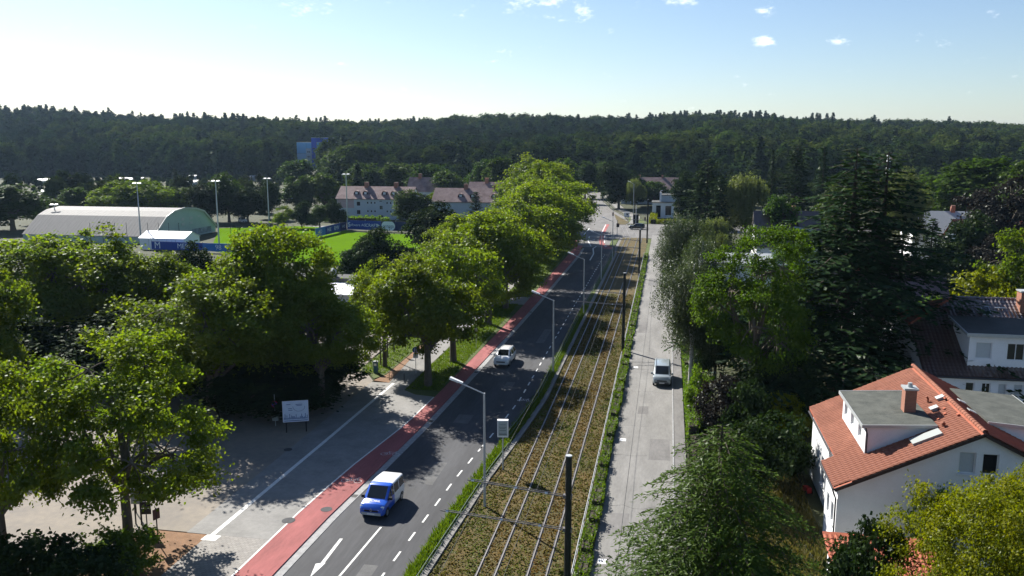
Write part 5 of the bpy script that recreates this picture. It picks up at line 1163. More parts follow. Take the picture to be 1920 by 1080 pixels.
for (px, py, w, lab) in [(124, 382, 9, 'dark garden house with low brown roof behind the sports hall'), (60, 375, 10, 'dark garden house at the edge of the allotments'), (175, 388, 8, 'garden house with reddish roof just above the sports hall roof')]:
    x, y = at(px, py + 10); gable_house('garden_hut', lab, x, y, w, 6, 3, 5, M['barkdark'], M['tile_red2'] if px == 175 else M['tile_brown'], 'x', [], grp='garden huts')
# ------------------------------------------------------------------ vehicles
def carpaint(name, col): return mat(name, col, .28, spec=.5, coat=.6)
CP = {'blue': carpaint('paint_blue', (.012, .09, .50)), 'white': carpaint('paint_white', (.72, .73, .74)), 'lime': carpaint('paint_lime', (.42, .50, .06)), 'silver': carpaint('paint_silver', (.26, .30, .32)),
      'black': carpaint('paint_black', (.012, .013, .016)), 'navy': carpaint('paint_navy', (.02, .035, .09)), 'red': carpaint('paint_red', (.30, .02, .02)), 'grey': carpaint('paint_grey', (.14, .15, .16)), 'pale': carpaint('paint_pale_blue', (.35, .42, .5))}
M['lamp'] = mat('lamp_glass', (.75, .78, .80), .1, spec=.7); M['tail'] = mat('tail_glass', (.25, .01, .01), .2); M['rim'] = mat('alloy_rim', (.35, .36, .37), .35, metal=.6); M['plastic'] = mat('grey_plastic', (.06, .063, .068), .6)
M['plate'] = mat('number_plate', (.7, .7, .68), .6)
def vehicle(name, label, loc, rz, st, roof_i, cowl_i, body, wheels, group=None, zones=None, bumper=None, rack=False, letters=None, wr=.33, rear_i=1):
    """body lofted through stations (y, z sill, z belt, z top, half width sill, belt, top); forward is +y"""
    t = thing(name, label, cat='van' if 'van' in name else 'car', loc=loc, rz=rz, group=group); L = MB(); n = 9; rings = []
    for (y, zb, zm, zt, wb, wm, wt) in st:
        half = [(wb * .9, zb), (wb, zb + .12), (wm, (zb + zm) / 2), (wm * .985, zm), (wt, zt - .02), (wt * .82, zt + .03)]
        ring = [(x, y, z) for x, z in half] + [(-x, y, z) for x, z in reversed(half)]; rings.append(ring)
    n = len(rings[0]); vs = [p for r in rings for p in r]; mats = [body] if not zones else zones[0]
    for i in range(len(st) - 1):
        for k in range(n):
            f = (i * n + k, i * n + (k + 1) % n, (i + 1) * n + (k + 1) % n, (i + 1) * n + k); mi = zones[1](i, k) if zones else 0
            L.f.append(f[::-1]); L.m.append(mi)
    L.v = vs; L.f.append(tuple(range(n))); L.m.append(zones[1](0, 4) if zones else 0); L.f.append(tuple((len(st) - 1) * n + k for k in reversed(range(n)))); L.m.append(zones[1](len(st) - 2, 4) if zones else 0)
    bo = L.build('body', mats, t); me = bo.data
    for p in me.polygons: p.use_smooth = True
    bv = bo.modifiers.new('soft', 'BEVEL'); bv.width = .03; bv.segments = 2; bv.limit_method = 'ANGLE'; bv.angle_limit = math.radians(28)
    R = [[Vector(p) for p in r] for r in rings]
    def panel(nm, q, m, sh=.08, off=.012, sv=None):
        a, b, c, d = q; sv = sh if sv is None else sv
        lp = lambda u, v: a.lerp(b, u).lerp(d.lerp(c, u), v)
        qq = [lp(sh, sv), lp(1 - sh, sv), lp(1 - sh, 1 - sv), lp(sh, 1 - sv)]; nr = (qq[1] - qq[0]).cross(qq[3] - qq[0]).normalized()
        ctr = sum(qq, Vector()) / 4
        if nr.dot(ctr - Vector((0, ctr.y * .6, .8))) < 0: nr = -nr
        o = MB(); o.slab([p - nr * .01 for p in qq], nr, off + .01); return o.build(nm, m, t)
    rf, cw = R[roof_i], R[cowl_i]
    panel('windscreen', (cw[n - 6], cw[5], rf[5], rf[n - 6]), M['glass'], .0, sv=.06)
    for i in range(rear_i, cowl_i):
        a, b = R[i], R[i + 1]
        panel('side_window', (a[3], b[3], b[4], a[4]), M['glass'], .07, sv=.1); panel('side_window', (a[n - 4], b[n - 4], b[n - 5], a[n - 5]), M['glass'], .07, sv=.1)
    panel('rear_window', (R[0][3], R[0][n - 4], R[rear_i][n - 5], R[rear_i][4]), M['glass'], .1)
    for (wy, wx) in [(wheels[0], 1), (wheels[0], -1), (wheels[1], 1), (wheels[1], -1)]:
        x = wx * (st[2][4] - .09); o = MB(); o.tube([(x - .1 * 1, wy, wr), (x - .085, wy, wr), (x + .085, wy, wr), (x + .1, wy, wr)], [wr * .93, wr, wr, wr * .93], 18); w_ = o.build('wheel', M['rubber'], t)
        o = MB(); o.tube([(x + wx * .1, wy, wr), (x + wx * .112, wy, wr)], [wr * .62, wr * .55], 14); o.build('rim', M['rim'], w_)
        o = MB(); 
        for a in range(16):
            t0, t1 = math.pi * a / 16, math.pi * (a + 1) / 16; xo = wx * (st[2][5] + .006)
            p = lambda tt, r: (xo, wy + r * math.cos(tt), wr + r * math.sin(tt)); o.add([p(t0, wr * 1.02), p(t1, wr * 1.02), p(t1, wr * 1.2), p(t0, wr * 1.2)], [(0, 1, 2, 3), (3, 2, 1, 0)])
        o.build('wheel_arch', M['plastic'], w_)
    f = st[-1]; f2 = st[-2]; yf = f[0]
    for s_ in (1, -1):
        o = MB(); o.add([(s_ * f[5] * .60, yf + .012, f[2] - .02), (s_ * f[5] * 1.0, yf - .03, f[2] - .04), (s_ * f2[5] * 1.005, f2[0] + .06, f2[2] - .05), (s_ * f2[6] * .98, f2[0] + .1, f2[2] - .0), (s_ * f[5] * .62, yf - .02, f[2] + .055)], [(0, 1, 4), (1, 2, 3, 4), (4, 1, 0), (4, 3, 2, 1)]); o.build('headlight', M['lamp'], t)
        c = R[cowl_i][3] if s_ > 0 else R[cowl_i][n - 4]
        o = MB(); xx = s_ * (abs(c.x) + .12); o.box(xx - .1, c.y - .28, c.z + .02, xx + .1, c.y - .16, c.z + .22); o.bar((s_ * abs(c.x), c.y - .2, c.z + .02), (xx, c.y - .22, c.z + .06), .05); o.build('mirror', mats[0] if not zones else M['black'], t)
        o = MB(); o.box(s_ * st[0][5] * .82, st[0][0] - .02, st[0][2] - .35, s_ * st[0][5] * .99, st[0][0] + .08, st[0][2] + .05); o.build('tail_light', M['tail'], t)
    o = MB(); o.box(-f[4] * .85, yf - .1, f[1] + .02, f[4] * .85, yf + .05, f[1] + .2); o.build('bumper', bumper or M['plastic'], t)
    o = MB(); o.box(-f[4] * .62, yf - .05, f[2] - .16, f[4] * .62, yf + .022, f[2] - .04); o.build('grille', M['black'], t)
    o = MB(); o.box(-.26, yf + .05, f[1] + .06, .26, yf + .062, f[1] + .17); o.build('number_plate', M['plate'], t)
    if rack:
        for s_ in (1, -1):
            o = MB(); pts = [tuple(R[i][5 if s_ > 0 else n - 6] + Vector((0, 0, .07))) for i in range(rear_i, roof_i + 1)]; o.tube(pts, .022, 6); o.build('roof_rail', M['rim'], t)
    return t, R
VAN = [(-2.10, .42, 1.08, 1.60, .78, .84, .72), (-1.98, .28, 1.06, 1.78, .87, .90, .77), (-.95, .25, 1.05, 1.84, .90, .915, .80), (.0, .25, 1.05, 1.84, .90, .915, .80), (.42, .25, 1.05, 1.80, .90, .915, .78), (1.22, .25, 1.06, 1.10, .90, .905, .80), (1.80, .27, .97, 1.02, .88, .88, .74), (2.08, .33, .74, .80, .80, .80, .68)]
def vz(i, k):
    if i >= 3: return 0
    if i < 1: return 2
    if i == 1 and k in (0, 1, 2, 8, 9, 10): return 1
    return 1
HEAD = math.pi
vx, vy = -18.95, 53.6
v1, R1 = vehicle('electric_van', 'blue and white compact van driving towards the viewer in the near lane', (vx, vy, 0), HEAD - .05, VAN, 4, 5, CP['blue'], (-1.35, 1.38), zones=([CP['blue'], CP['white'], CP['lime']], vz), bumper=M['galv'], wr=.32)
def text(root, body, size, loc, rot, m, name='lettering', ext=.003, al='CENTER', sx=1.0):
    c = bpy.data.curves.new(name, 'FONT'); c.body = body; c.size = size; c.extrude = ext; c.align_x = al; c.align_y = 'CENTER'; c.materials.append(m)
    tmp = bpy.data.objects.new(name, c); COL.objects.link(tmp); dg = bpy.context.evaluated_depsgraph_get(); me = bpy.data.meshes.new_from_object(tmp.evaluated_get(dg)); bpy.data.objects.remove(tmp)
    o = link(name, me, root); o.location = loc; o.rotation_euler = rot; o.scale = (sx, 1, 1); return o
text(v1, 'MOBIL', .30, (0, 1.5, 1.108), (math.radians(8.3), 0, math.pi), M['whitepaint'], sx=1.1)
o = MB(); 
for a, b in [((0, .12), (.07, 0)), ((.07, 0), (0, -.12)), ((0, -.12), (-.07, 0)), ((-.07, 0), (0, .12))]: o.bar((a[0], 2.11, .70 + a[1]), (b[0], 2.11, .70 + b[1]), .035, .03)
o.build('badge', M['rim'], v1)
SUV = [(-2.22, .45, 1.05, 1.18, .80, .86, .66), (-2.05, .32, 1.05, 1.58, .88, .91, .62), (-.9, .28, 1.03, 1.68, .90, .93, .66), (.30, .28, 1.02, 1.66, .90, .93, .66), (1.05, .28, 1.03, 1.08, .90, .92, .76), (1.9, .30, .96, 1.02, .88, .89, .70), (2.22, .36, .76, .82, .80, .80, .62)]
vehicle('white_car', 'white sport utility car driving towards the viewer behind the blue van', (-17.9, 93.6, 0), HEAD - .03, SUV, 3, 4, CP['white'], (-1.38, 1.40), rack=True, bumper=CP['white'], wr=.36)
MPV = [(-2.40, .42, 1.12, 1.66, .82, .90, .78), (-2.28, .28, 1.10, 1.86, .90, .95, .80), (-.8, .26, 1.10, 1.92, .93, .96, .82), (.75, .26, 1.10, 1.88, .93, .96, .80), (1.62, .26, 1.10, 1.14, .93, .95, .82), (2.12, .30, 1.0, 1.05, .90, .92, .76), (2.38, .36, .78, .84, .82, .84, .70)]
vehicle('silver_van', 'silver van with roof rails parked on the path under the birch', (-.05, 89.1, .02), HEAD, MPV, 3, 4, CP['silver'], (-1.5, 1.55), rack=True, bumper=M['plastic'])
vehicle('black_car', 'black car crossing the tram track at the junction', (-8.6, 246.5, .01), math.radians(88), SUV, 3, 4, CP['black'], (-1.38, 1.40))
proto, _ = vehicle('far_car', 'navy car parked across the far end of the road', (-36.5, 441, 0), math.radians(80), SUV, 3, 4, CP['navy'], (-1.38, 1.40))
vehicle('far_van', 'white-blue van parked at the far end of the road', (-30.5, 444, 0), math.radians(10), MPV, 3, 4, CP['pale'], (-1.5, 1.55))
def recolour(o, p):
    for c in o.children:
        if c.name.startswith('body'): c.material_slots[0].link = 'OBJECT'; c.material_slots[0].material = p
    return o
for i, (px, py, col, lab) in enumerate([(110, 602, 'white', 'white car parked under the shaded planes, nearest the picture edge'), (150, 603, 'grey', 'grey car parked under the shaded planes, second from the picture edge'), (188, 601, 'silver', 'silver car parked under the shaded planes, third from the picture edge'),
        (228, 600, 'black', 'black car parked under the shaded planes, fourth from the picture edge'), (262, 598, 'white', 'white car parked under the shaded planes, fifth from the picture edge'), (330, 552, 'white', 'white car parked in the sunlit gap below the white tent'),
        (560, 405, 'silver', 'car parked beyond the clipped trees by the pitch'), (455, 418, 'white', 'white car parked behind the sports hall gable')]):
    x, y = at(px, py); p, _ = (None, None); c = dup(proto, (x, y, .09), math.radians(160 + 9 * i), None, lab, 'parked cars beyond the planes'); c.name = 'parked_car'
    recolour(c, CP[col])

# ------------------------------------------------------------------ street furniture
def lamp(label, x, y, h, arm=2.3, hd=(-1, .0)):
    t = thing('street_lamp', label, 'street lamp', (x, y, 0), 0, 'street lamps along the track verge')
    b = MB(); b.tube([(0, 0, 0), (0, 0, h * .5), (0, 0, h)], [.10, .085, .07], 12); b.build('pole', M['galv'], t)
    b = MB(); b.tube([(0, 0, h - .05), (-arm * .72, 0, h + .62)], [.05, .045], 8); b.build('arm', M['galv'], t)
    b = MB(); a = Vector((-arm * .66, 0, h + .57)); d = Vector((-.93, 0, .36)).normalized(); e = a + d * .95; u = Vector((.36, 0, .93)).normalized()
    for k in range(1):
        q = [a + Vector((0, -.1, 0)), a + Vector((0, .1, 0)), e + Vector((0, .16, 0)), e + Vector((0, -.16, 0))]; b.slab(q, u, .12)
    hd_ = b.build('lamp_head', M['whitepaint'], t)
    b = MB(); b.slab([a.lerp(e, .3) + Vector((0, -.08, 0)) - u * .02, a.lerp(e, .3) + Vector((0, .08, 0)) - u * .02, e + Vector((0, .12, 0)) - u * .02, e + Vector((0, -.12, 0)) - u * .02], -u, .03); b.build('lens', M['lamp'], hd_)
    return t
for px, py, yt, wd in [(909, 951, 737, 'nearest street lamp, leaning its arm over the road before the grey notice box'), (1037, 703, 563, 'second street lamp from the viewer, by the white car'), (1094, 592, 486, 'third street lamp from the viewer, at the sunlit road gap'),
                   (1127, 525, 441, 'fourth street lamp from the viewer'), (1148, 487, 415, 'fifth street lamp from the viewer, before the junction')]:
    x, y = at(px, py); lamp(wd, x, y, height_at(x, y, yt))
for px, py, yt, lab in [(1187, 417, 345, 'tall grey lamp mast on the junction lawn'), (960, 405, 345, 'tall lamp mast before the pine at the pale block'), (1104, 372, 312, 'thin lamp mast at the far end of the road')]:
    x, y = at(px, py); h = height_at(x, y, yt); lamp(lab, x, y, h, 1.6)['group'] = 'far lamp masts'
def tram_pole(label, x, y, h, arms):
    t = thing('tram_pole', label, 'pole', (x, y, 0), 0, 'tram poles beside the track')
    b = MB(); b.tube([(0, 0, 0), (0, 0, h)], [.20, .165], 14); p = b.build('pole', M['darkpole'], t)
    b = MB(); b.tube([(0, 0, h), (0, 0, h + .04)], [.18, .17], 14); b.build('cap', M['galv'], p)
    for z, l, dz in arms:
        b = MB(); b.tube([(-.1, 0, z), (-l, 0, z + dz)], .035, 8); b.tube([(-.1, 0, z + .1), (-l * .97, 0, z + dz + .07)], .02, 6); b.box(-.26, -.12, z - .06, .2, .12, z + .14); a = b.build('bracket_arm', M['armsteel'], t)
        for q in (.22, .52, .95):
            b = MB(); b.tube([(-l * q - .05, 0, z + dz * q + .01), (-l * q + .1, 0, z + dz * q + .01)], .06, 8); b.build('insulator', M['whitepaint'], a)
    return t
tram_pole('nearest dark tram pole carrying two long bracket arms over the track', -4.63, 41.8, 9.2, [(6.95, 5.4, .55), (5.1, 6.9, .55)])
for px, py, yt, lab in [(1168, 657, 512, 'second dark tram pole, on the verge before the parked silver van'), (1198, 522, 430, 'third dark tram pole up the track'), (1213, 456, 374, 'fourth dark tram pole, beside the junction')]:
    x, y = at(px, py); tram_pole(lab, x, y, height_at(x, y, yt), [(7.0, 5.2, .3), (5.6, 6.4, .3)])
for u, lab in [(-9.87, 'thin overhead contact wire above the left-hand tram track'), (-6.9, 'thin overhead contact wire above the right-hand tram track')]:
    b = MB(); b.tube([(u, y, 5.55 - .25 * math.sin((y - 42) / 58 * math.pi) ** 2) for y in np.arange(-16, 240, 7.25)], .011, 5); tag(b.build('contact_wire', M['black']), lab, 'wire')
# notice box on a post
x, y = at(943, 882); t = thing('notice_box', 'grey notice box on a single post beside the track kerb', 'sign', (x, y, 0), math.radians(8))
b = MB(); b.tube([(0, 0, 0), (0, 0, 2.9)], .055, 8); b.build('post', M['galv'], t)
b = MB(); b.box(-.42, -.17, 2.75, .42, .17, 4.1); bx_ = b.build('case', M['whitepaint'], t)
M['notice'] = mat('notice_sheet', (.33, .38, .40), .5, .1, 4)
b = MB(); b.box(-.34, -.182, 2.86, .34, -.172, 4.0); b.build('notice_sheet', M['notice'], bx_)
b = MB()
for z, w in [(3.75, .24), (3.55, .28), (3.45, .2), (3.3, .25), (2.98, .3)]: b.box(-w, -.187, z, w, -.183, z + (.06 if z < 3 else .025))
b.build('printed_lines', M['plastic'], bx_)
# railings along the road side of the track
def railing(label, pts, h, m, mesh=False, grp='railings beside the track'):
    t = thing('railing', label, 'railing', (pts[0][0], pts[0][1], 0), 0, grp); o = Vector((pts[0][0], pts[0][1], 0)); q = [Vector((p[0], p[1], 0)) - o for p in pts]
    for p in q: b = MB(); b.tube([p, p + UP * h], .028, 6); b.build('post', m, t)
    b = MB(); b.tube([p + UP * h for p in q], .028, 6); b.build('top_rail', m, t)
    b = MB(); b.tube([p + UP * h * .55 for p in q], .018, 6); b.build('lower_rail', m, t)
    return t
M['fence'] = mat('fence_green', (.10, .14, .11), .6)
railing('grey-green railing between road and track, from the notice box onwards', [(ROAD_R(v) + .42, v) for v in np.arange(68, 122, 3.0)], 1.0, M['fence'])
railing('far stretch of railing between road and track, before the junction', [(ROAD_R(v) + .42, v) for v in np.arange(128, 190, 3.6)], 1.0, M['fence'])
railing('low post railing on the kerb strip at the bottom of the picture', [(ROAD_R(v) + .98, v) for v in np.arange(34, 66, 2.9)], .7, M['fence'])
railing('thin post fence along the hedge strip beside the path, near part', [(-4.78, v) for v in np.arange(40, 100, 3.2)], .95, M['galv'])
railing('thin post fence along the hedge strip beside the path, past the second pole', [(-4.78, v) for v in np.arange(104, 190, 4.2)], .95, M['galv'])
# cluster of signs at the lot entrance
M['signdark'] = mat('sign_back', (.012, .013, .014), .6); M['signgrey'] = mat('sign_panel', (.22, .25, .25), .5)
x, y = at(262, 985); t = thing('entrance_sign', 'grey box sign on two legs at the lot entrance', 'sign', (x, y, 0), math.radians(6))
b = MB(); b.tube([(-.25, 0, 0), (-.25, 0, 2.3)], .05, 8); b.build('leg', M['signdark'], t); b = MB(); b.tube([(.15, 0, 0), (.15, 0, 2.3)], .06, 8); b.build('leg', M['signdark'], t)
b = MB(); b.box(-.42, -.14, 1.55, .42, .14, 2.75); cs = b.build('case', M['whitepaint'], t)
b = MB(); b.box(-.40, -.152, 1.57, .40, -.142, 2.62); b.build('panel', M['signgrey'], cs)
b = MB()
for z in (2.35, 2.05, 1.8): b.box(-.27, -.158, z, .27, -.153, z + .045)
b.build('printed_lines', M['signdark'], cs)
x2, y2 = at(250, 970); t = thing('arrow_sign', 'dark arrow board poking out behind the grey entrance sign', 'sign', (x2 - .1, y2 + .5, 0), math.radians(-25))
b = MB(); b.tube([(0, 0, 0), (0, 0, 2.4)], .04, 8); b.build('post', M['signdark'], t)
b = MB(); vs = [(-.75, 2.75), (.5, 3.3), (.35, 2.9), (.5, 2.3), (-.35, 2.3)]; b.add([(p[0], -.02, p[1]) for p in vs] + [(p[0], .02, p[1]) for p in vs], [(4, 3, 2, 1, 0), (5, 6, 7, 8, 9)] + [(i, (i + 1) % 5, 5 + (i + 1) % 5, 5 + i) for i in range(5)]); b.build('arrow_board', M['signdark'], t)
x, y = at(276, 992); t = thing('board_sign', 'dark sign of three stacked boards beside the grey entrance sign', 'sign', (x, y, 0), math.radians(14))
b = MB(); b.tube([(0, .03, 0), (0, .03, 2.6)], .04, 8); b.build('post', M['signdark'], t)
for z0, z1 in [(1.95, 2.75), (1.5, 1.9), (1.05, 1.45)]: b = MB(); b.box(-.34, -.03, z0, .34, .0, z1); b.build('board', M['signdark'], t)
x, y = at(297, 1022); t = thing('parking_sign', 'thin post with narrow dark sign at the dirt patch edge', 'sign', (x, y, 0), math.radians(70))
b = MB(); b.tube([(0, 0, 0), (0, 0, 2.5)], .04, 8); b.build('post', M['signdark'], t); b = MB(); b.box(-.25, -.03, 1.75, .25, -.005, 2.45); b.build('sign_plate', mat('sign_brown', (.06, .02, .02), .5), t)
# billboard and round sign under the dark bushes
x, y = at(556, 812); t = thing('billboard', 'pale blue-white printed billboard in the deep shade of the planes', 'billboard', (x, y, 0), math.radians(22))
b = MB(); b.tube([(-.85, .05, 0), (-.85, .05, 2.9)], .05, 8); b.build('post', M['signdark'], t); b = MB(); b.tube([(.85, .05, 0), (.85, .05, 2.9)], .05, 8); b.build('post', M['signdark'], t)
b = MB(); b.box(-1.1, -.05, 1.05, 1.1, .0, 2.95); bb = b.build('frame', mat('billboard_frame', (.62, .64, .74), .5), t)
M['poster'] = mat('poster_print', (.50, .58, .70), .6, .1, 1.5); M['posterink'] = mat('poster_ink', (.05, .10, .26), .7)
b = MB(); b.box(-1.05, -.062, 1.12, 1.05, -.052, 2.9); b.build('poster', M['poster'], bb)
b = MB(); rr = random.Random(8)
for i in range(26):
    x_ = -1.0 + i * .078; hh = rr.uniform(.08, .5); b.box(x_, -.068, 1.3, x_ + .05, -.063, 1.3 + hh)
for i in range(18):
    a = math.pi * (1 + i / 17); b.box(.3 + .5 * math.cos(a) - .03, -.068, 2.42 + .42 * math.sin(a) - .02, .3 + .5 * math.cos(a) + .03, -.063, 2.42 + .42 * math.sin(a) + .02)
for z, x0_, x1_ in [(2.6, .02, .6), (2.5, .1, .55), (2.62, -.75, -.4), (2.25, -.6, -.3), (2.1, -.6, -.25)]: b.box(x0_, -.068, z, x1_, -.063, z + .05)
b.box(-1.0, -.068, 1.14, 1.0, -.063, 1.2)
o = b.build('print', M['posterink'], bb); o['kind'] = 'stuff'
M['signblue'] = mat('sign_blue', (.01, .10, .45), .45); M['signred'] = mat('sign_red', (.4, .02, .03), .45)
x, y = at(517, 800); t = thing('no_stopping_sign', 'round blue and red no-stopping sign beside the billboard', 'sign', (x, y, 0), math.radians(12))
b = MB(); b.tube([(0, 0, 0), (0, 0, 3.0)], .03, 8); b.build('post', M['galv'], t); b = MB(); b.disc((0, -.035, 2.1), (0, -1, 0), .3, .012); d_ = b.build('sign_disc', M['signred'], t)
b = MB(); b.disc((0, -.049, 2.1), (0, -1, 0), .24, .004); b.bar((-.19, -.056, 2.29), (.19, -.056, 1.91), .05, .004); b.bar((.19, -.056, 2.29), (-.19, -.056, 1.91), .05, .004); b.m = [0] * len(b.m); b.build('sign_face', M['signblue'], d_)
b = MB(); b.box(-.28, -.035, .55, .28, -.02, .95); b.build('info_plate', M['signgrey'], t)
b = MB()
for s_ in (1, -1): b.bar((-.18 * s_, -.062, 2.28), (.18 * s_, -.062, 1.92), .055, .004, up=(0, 1, 0))
b.build('cross', M['signred'], d_)
# shared path sign, bollards, blue pillar, poles on the island
x, y = at(780, 702); t = thing('path_sign', 'round blue pedestrian and cycle path sign with white plate beneath', 'sign', (x, y, 0), math.radians(10))
b = MB(); b.tube([(0, 0, 0), (0, 0, 3.1)], .035, 8); b.build('post', M['galv'], t); b = MB(); b.disc((0, -.04, 2.75), (0, -1, 0), .34, .015, 24); d_ = b.build('sign_disc', M['signblue'], t)
b = MB(); b.disc((-.08, -.058, 2.93), (0, -1, 0), .045, .004, 10); b.box(-.12, -.062, 2.68, -.04, -.058, 2.88); b.box(-.13, -.062, 2.5, -.09, -.058, 2.68); b.box(-.07, -.062, 2.5, -.03, -.058, 2.68); b.disc((.09, -.058, 2.84), (0, -1, 0), .04, .004, 10); b.box(.06, -.062, 2.64, .12, -.058, 2.8); b.box(.05, -.062, 2.52, .13, -.058, 2.64); b.build('pictogram', M['whitepaint'], d_)
b = MB(); b.box(-.27, -.05, 1.85, .27, -.035, 2.38); pl = b.build('info_plate', M['whitepaint'], t)
b = MB(); b.box(-.17, -.056, 2.02, .17, -.052, 2.05); b.box(-.17, -.056, 2.14, .17, -.052, 2.17); b.build('printed_lines', M['black'], pl)
x, y = at(705, 702); t = thing('pillar_box', 'slim blue-green pillar with pale cap on the traffic island', 'pillar', (x, y, .16))
b = MB(); b.box(-.22, -.16, 0, .22, .16, 1.25); b.build('body', mat('pillar_blue', (.02, .10, .17), .5), t); b = MB(); b.box(-.25, -.19, 1.252, .25, .19, 1.34); b.build('cap', M['galv'], t); b = MB(); b.box(-.14, -.168, .85, .14, -.162, 1.1); b.build('label_plate', M['whitepaint'], t)
for px, py, h, lab in [(699, 693, 1.0, 'short white bollard behind the blue pillar'), (730, 713, .95, 'dark bollard on the brown strip, first from the pillar'), (758, 716, .95, 'dark bollard on the pavement, second from the pillar')]:
    x, y = at(px, py, .1); t = thing('bollard', lab, 'bollard', (x, y, .1), 0, 'bollards at the driveway'); b = MB(); b.tube([(0, 0, 0), (0, 0, h)], .04, 8); b.build('post', M['whitepaint'] if px == 699 else M['signdark'], t); b = MB(); b.tube([(0, 0, h), (0, 0, h + .05)], [.045, .02], 8); b.build('cap', M['galv'], t)
for px, py, yt, lab in [(714, 687, 560, 'tall wooden pole on the traffic island, left of two'), (727, 673, 570, 'tall wooden pole on the traffic island, right of two'), (739, 663, 610, 'shorter pole behind the traffic island')]:
    x, y = at(px, py); t = thing('utility_pole', lab, 'pole', (x, y, .1), 0, 'poles on the traffic island'); h = height_at(x, y, yt); b = MB(); b.tube([(0, 0, 0), (0, 0, h)], [.09, .07], 8); b.build('pole', M['bark'], t); b = MB(); b.box(-.3, -.08, h * .86, .3, .0, h * .99); b.build('sign_plate', M['signblue'], t)
x, y = at(893, 655); t = thing('verge_post', 'thin grey post on the tree verge by the cycle lane', 'post', (x, y, .1)); b = MB(); b.tube([(0, 0, 0), (0, 0, 2.6)], .03, 8); b.build('pole', M['galv'], t); b = MB(); b.box(-.2, -.05, 2.1, .2, -.03, 2.6); b.build('sign_plate', M['galv'], t)
# floodlights
for px, py, yt, lab in [(107, 445, 385, 'floodlight mast standing before the sports hall, far end'), (265, 458, 345, 'floodlight mast standing before the sports hall, tent end'), (411, 458, 341, 'tall floodlight mast beside the white tent'), (505, 424, 336, 'tall floodlight mast behind the car park planes'), (652, 430, 328, 'tall floodlight mast at the corner of the blue banner')]:
    x, y = at(px, py); h = height_at(x, y, yt); t = thing('floodlight_mast', lab, 'floodlight', (x, y, 0), YAW, 'floodlight masts of the sports ground')
    b = MB(); b.tube([(0, 0, 0), (0, 0, h)], [.22, .11], 8); b.build('mast', M['galv'], t); b = MB(); b.box(-1.3, -.1, h, 1.3, .1, h + .15); hb = b.build('crossbar', M['galv'], t)
    for s_ in (-.95, .2): b = MB(); b.slab([(s_, -.3, h + .1), (s_ + .75, -.3, h + .1), (s_ + .75, .2, h + .3), (s_, .2, h + .3)], UP, .08); b.build('floodlight', M['galv'], hb)
# banner fence behind the pitch
M['banner'] = mat('banner_blue', (.012, .05, .27), .6, .1, .3); M['banner2'] = mat('banner_dark_blue', (.008, .018, .085), .6); M['banner3'] = mat('banner_light_blue', (.03, .16, .45), .6); M['textw'] = mat('banner_white', (.62, .68, .75), .6); M['texti'] = mat('banner_ink', (.06, .16, .26), .6)
def banner(label, a, b_, h, panels):
    a, b_ = Vector((a[0], a[1], 0)), Vector((b_[0], b_[1], 0)); L = (b_ - a).length; rz = math.atan2(b_.y - a.y, b_.x - a.x)
    t = thing('banner_fence', label, 'banner', (a.x, a.y, 0), rz, 'blue advertising banners round the pitch')
    x = 0
    for (w, m, words) in panels:
        w = w * L; o = MB(); o.box(x + .02, -.06, .35, x + w - .02, 0, h); p = o.build('banner_panel', m, t)
        o = MB(); o.tube([(x, .06, 0), (x, .06, h + .3)], .05, 6); o.build('post', M['galv'], t)
        for (kind, body, cx, sz, mm) in words:
            if kind == 't': text(p, body, sz, (x + w * cx, -.075, .35 + (h - .35) * .5), (math.pi / 2, 0, 0), mm)
            else:
                o = MB(); o.tube([(x + w * .5, -.066, .35 + (h - .35) * .5), (x + w * .5, -.07, .35 + (h - .35) * .5)], [1, 1], 32); 
                ov_ = o.build('emblem', mm, p); 
                for v in ov_.data.vertices: v.co.x = x + w * .5 + (v.co.x - x - w * .5) * w * .46; v.co.z = .35 + (h - .35) * .5 + max(-1, min(1, (v.co.z - .35 - (h - .35) * .5) * 1.25)) * (h - .35) * .49
        x += w
    return t
bz = 2.9
banner('long blue banner row with white sponsor lettering behind the pitch', at(652, 432), at(790, 437), bz, [(.245, M['banner'], [('t', 'Software AG', .55, 1.05, M['textw']), ('t', 'S', .1, 1.9, M['textw'])]), (.215, M['banner'], [('t', 'CRAFT', .42, 1.25, M['textw']), ('t', '\u25b6', .85, .9, M['textw'])]), (.20, M['banner2'], [('e', '', 0, 0, M['textw']), ('t', 'entega', .5, 1.3, M['texti'])]), (.34, M['banner2'], [('t', 'INSUPA', .5, .8, M['textw'])])])
banner('short blue banner row running obliquely along the pitch corner', at(592, 447), at(650, 433), 2.6, [(.3, M['banner3'], [('t', 'ED', .5, 1.3, M['textw'])]), (.24, M['banner'], [('t', 'HSE', .5, 1.4, M['textw'])]), (.24, M['banner'], [('t', 'RMV', .5, 1.6, M['textw'])]), (.22, M['banner2'], [('t', 'VVS', .5, 1.2, M['palewall'])])])
banner('blue banner row half hidden by planes below the white tent', at(285, 470), at(480, 477), 2.2, [(.2, M['banner'], [('t', 'M', .3, 2.2, M['textw'])]), (.3, M['banner'], [('t', 'MERCK', .5, 1.6, M['textw'])]), (.3, M['banner3'], [('t', '98', .5, 1.6, M['textw'])]), (.2, M['banner'], [('t', 'LILIEN', .5, 1.2, M['textw'])])])
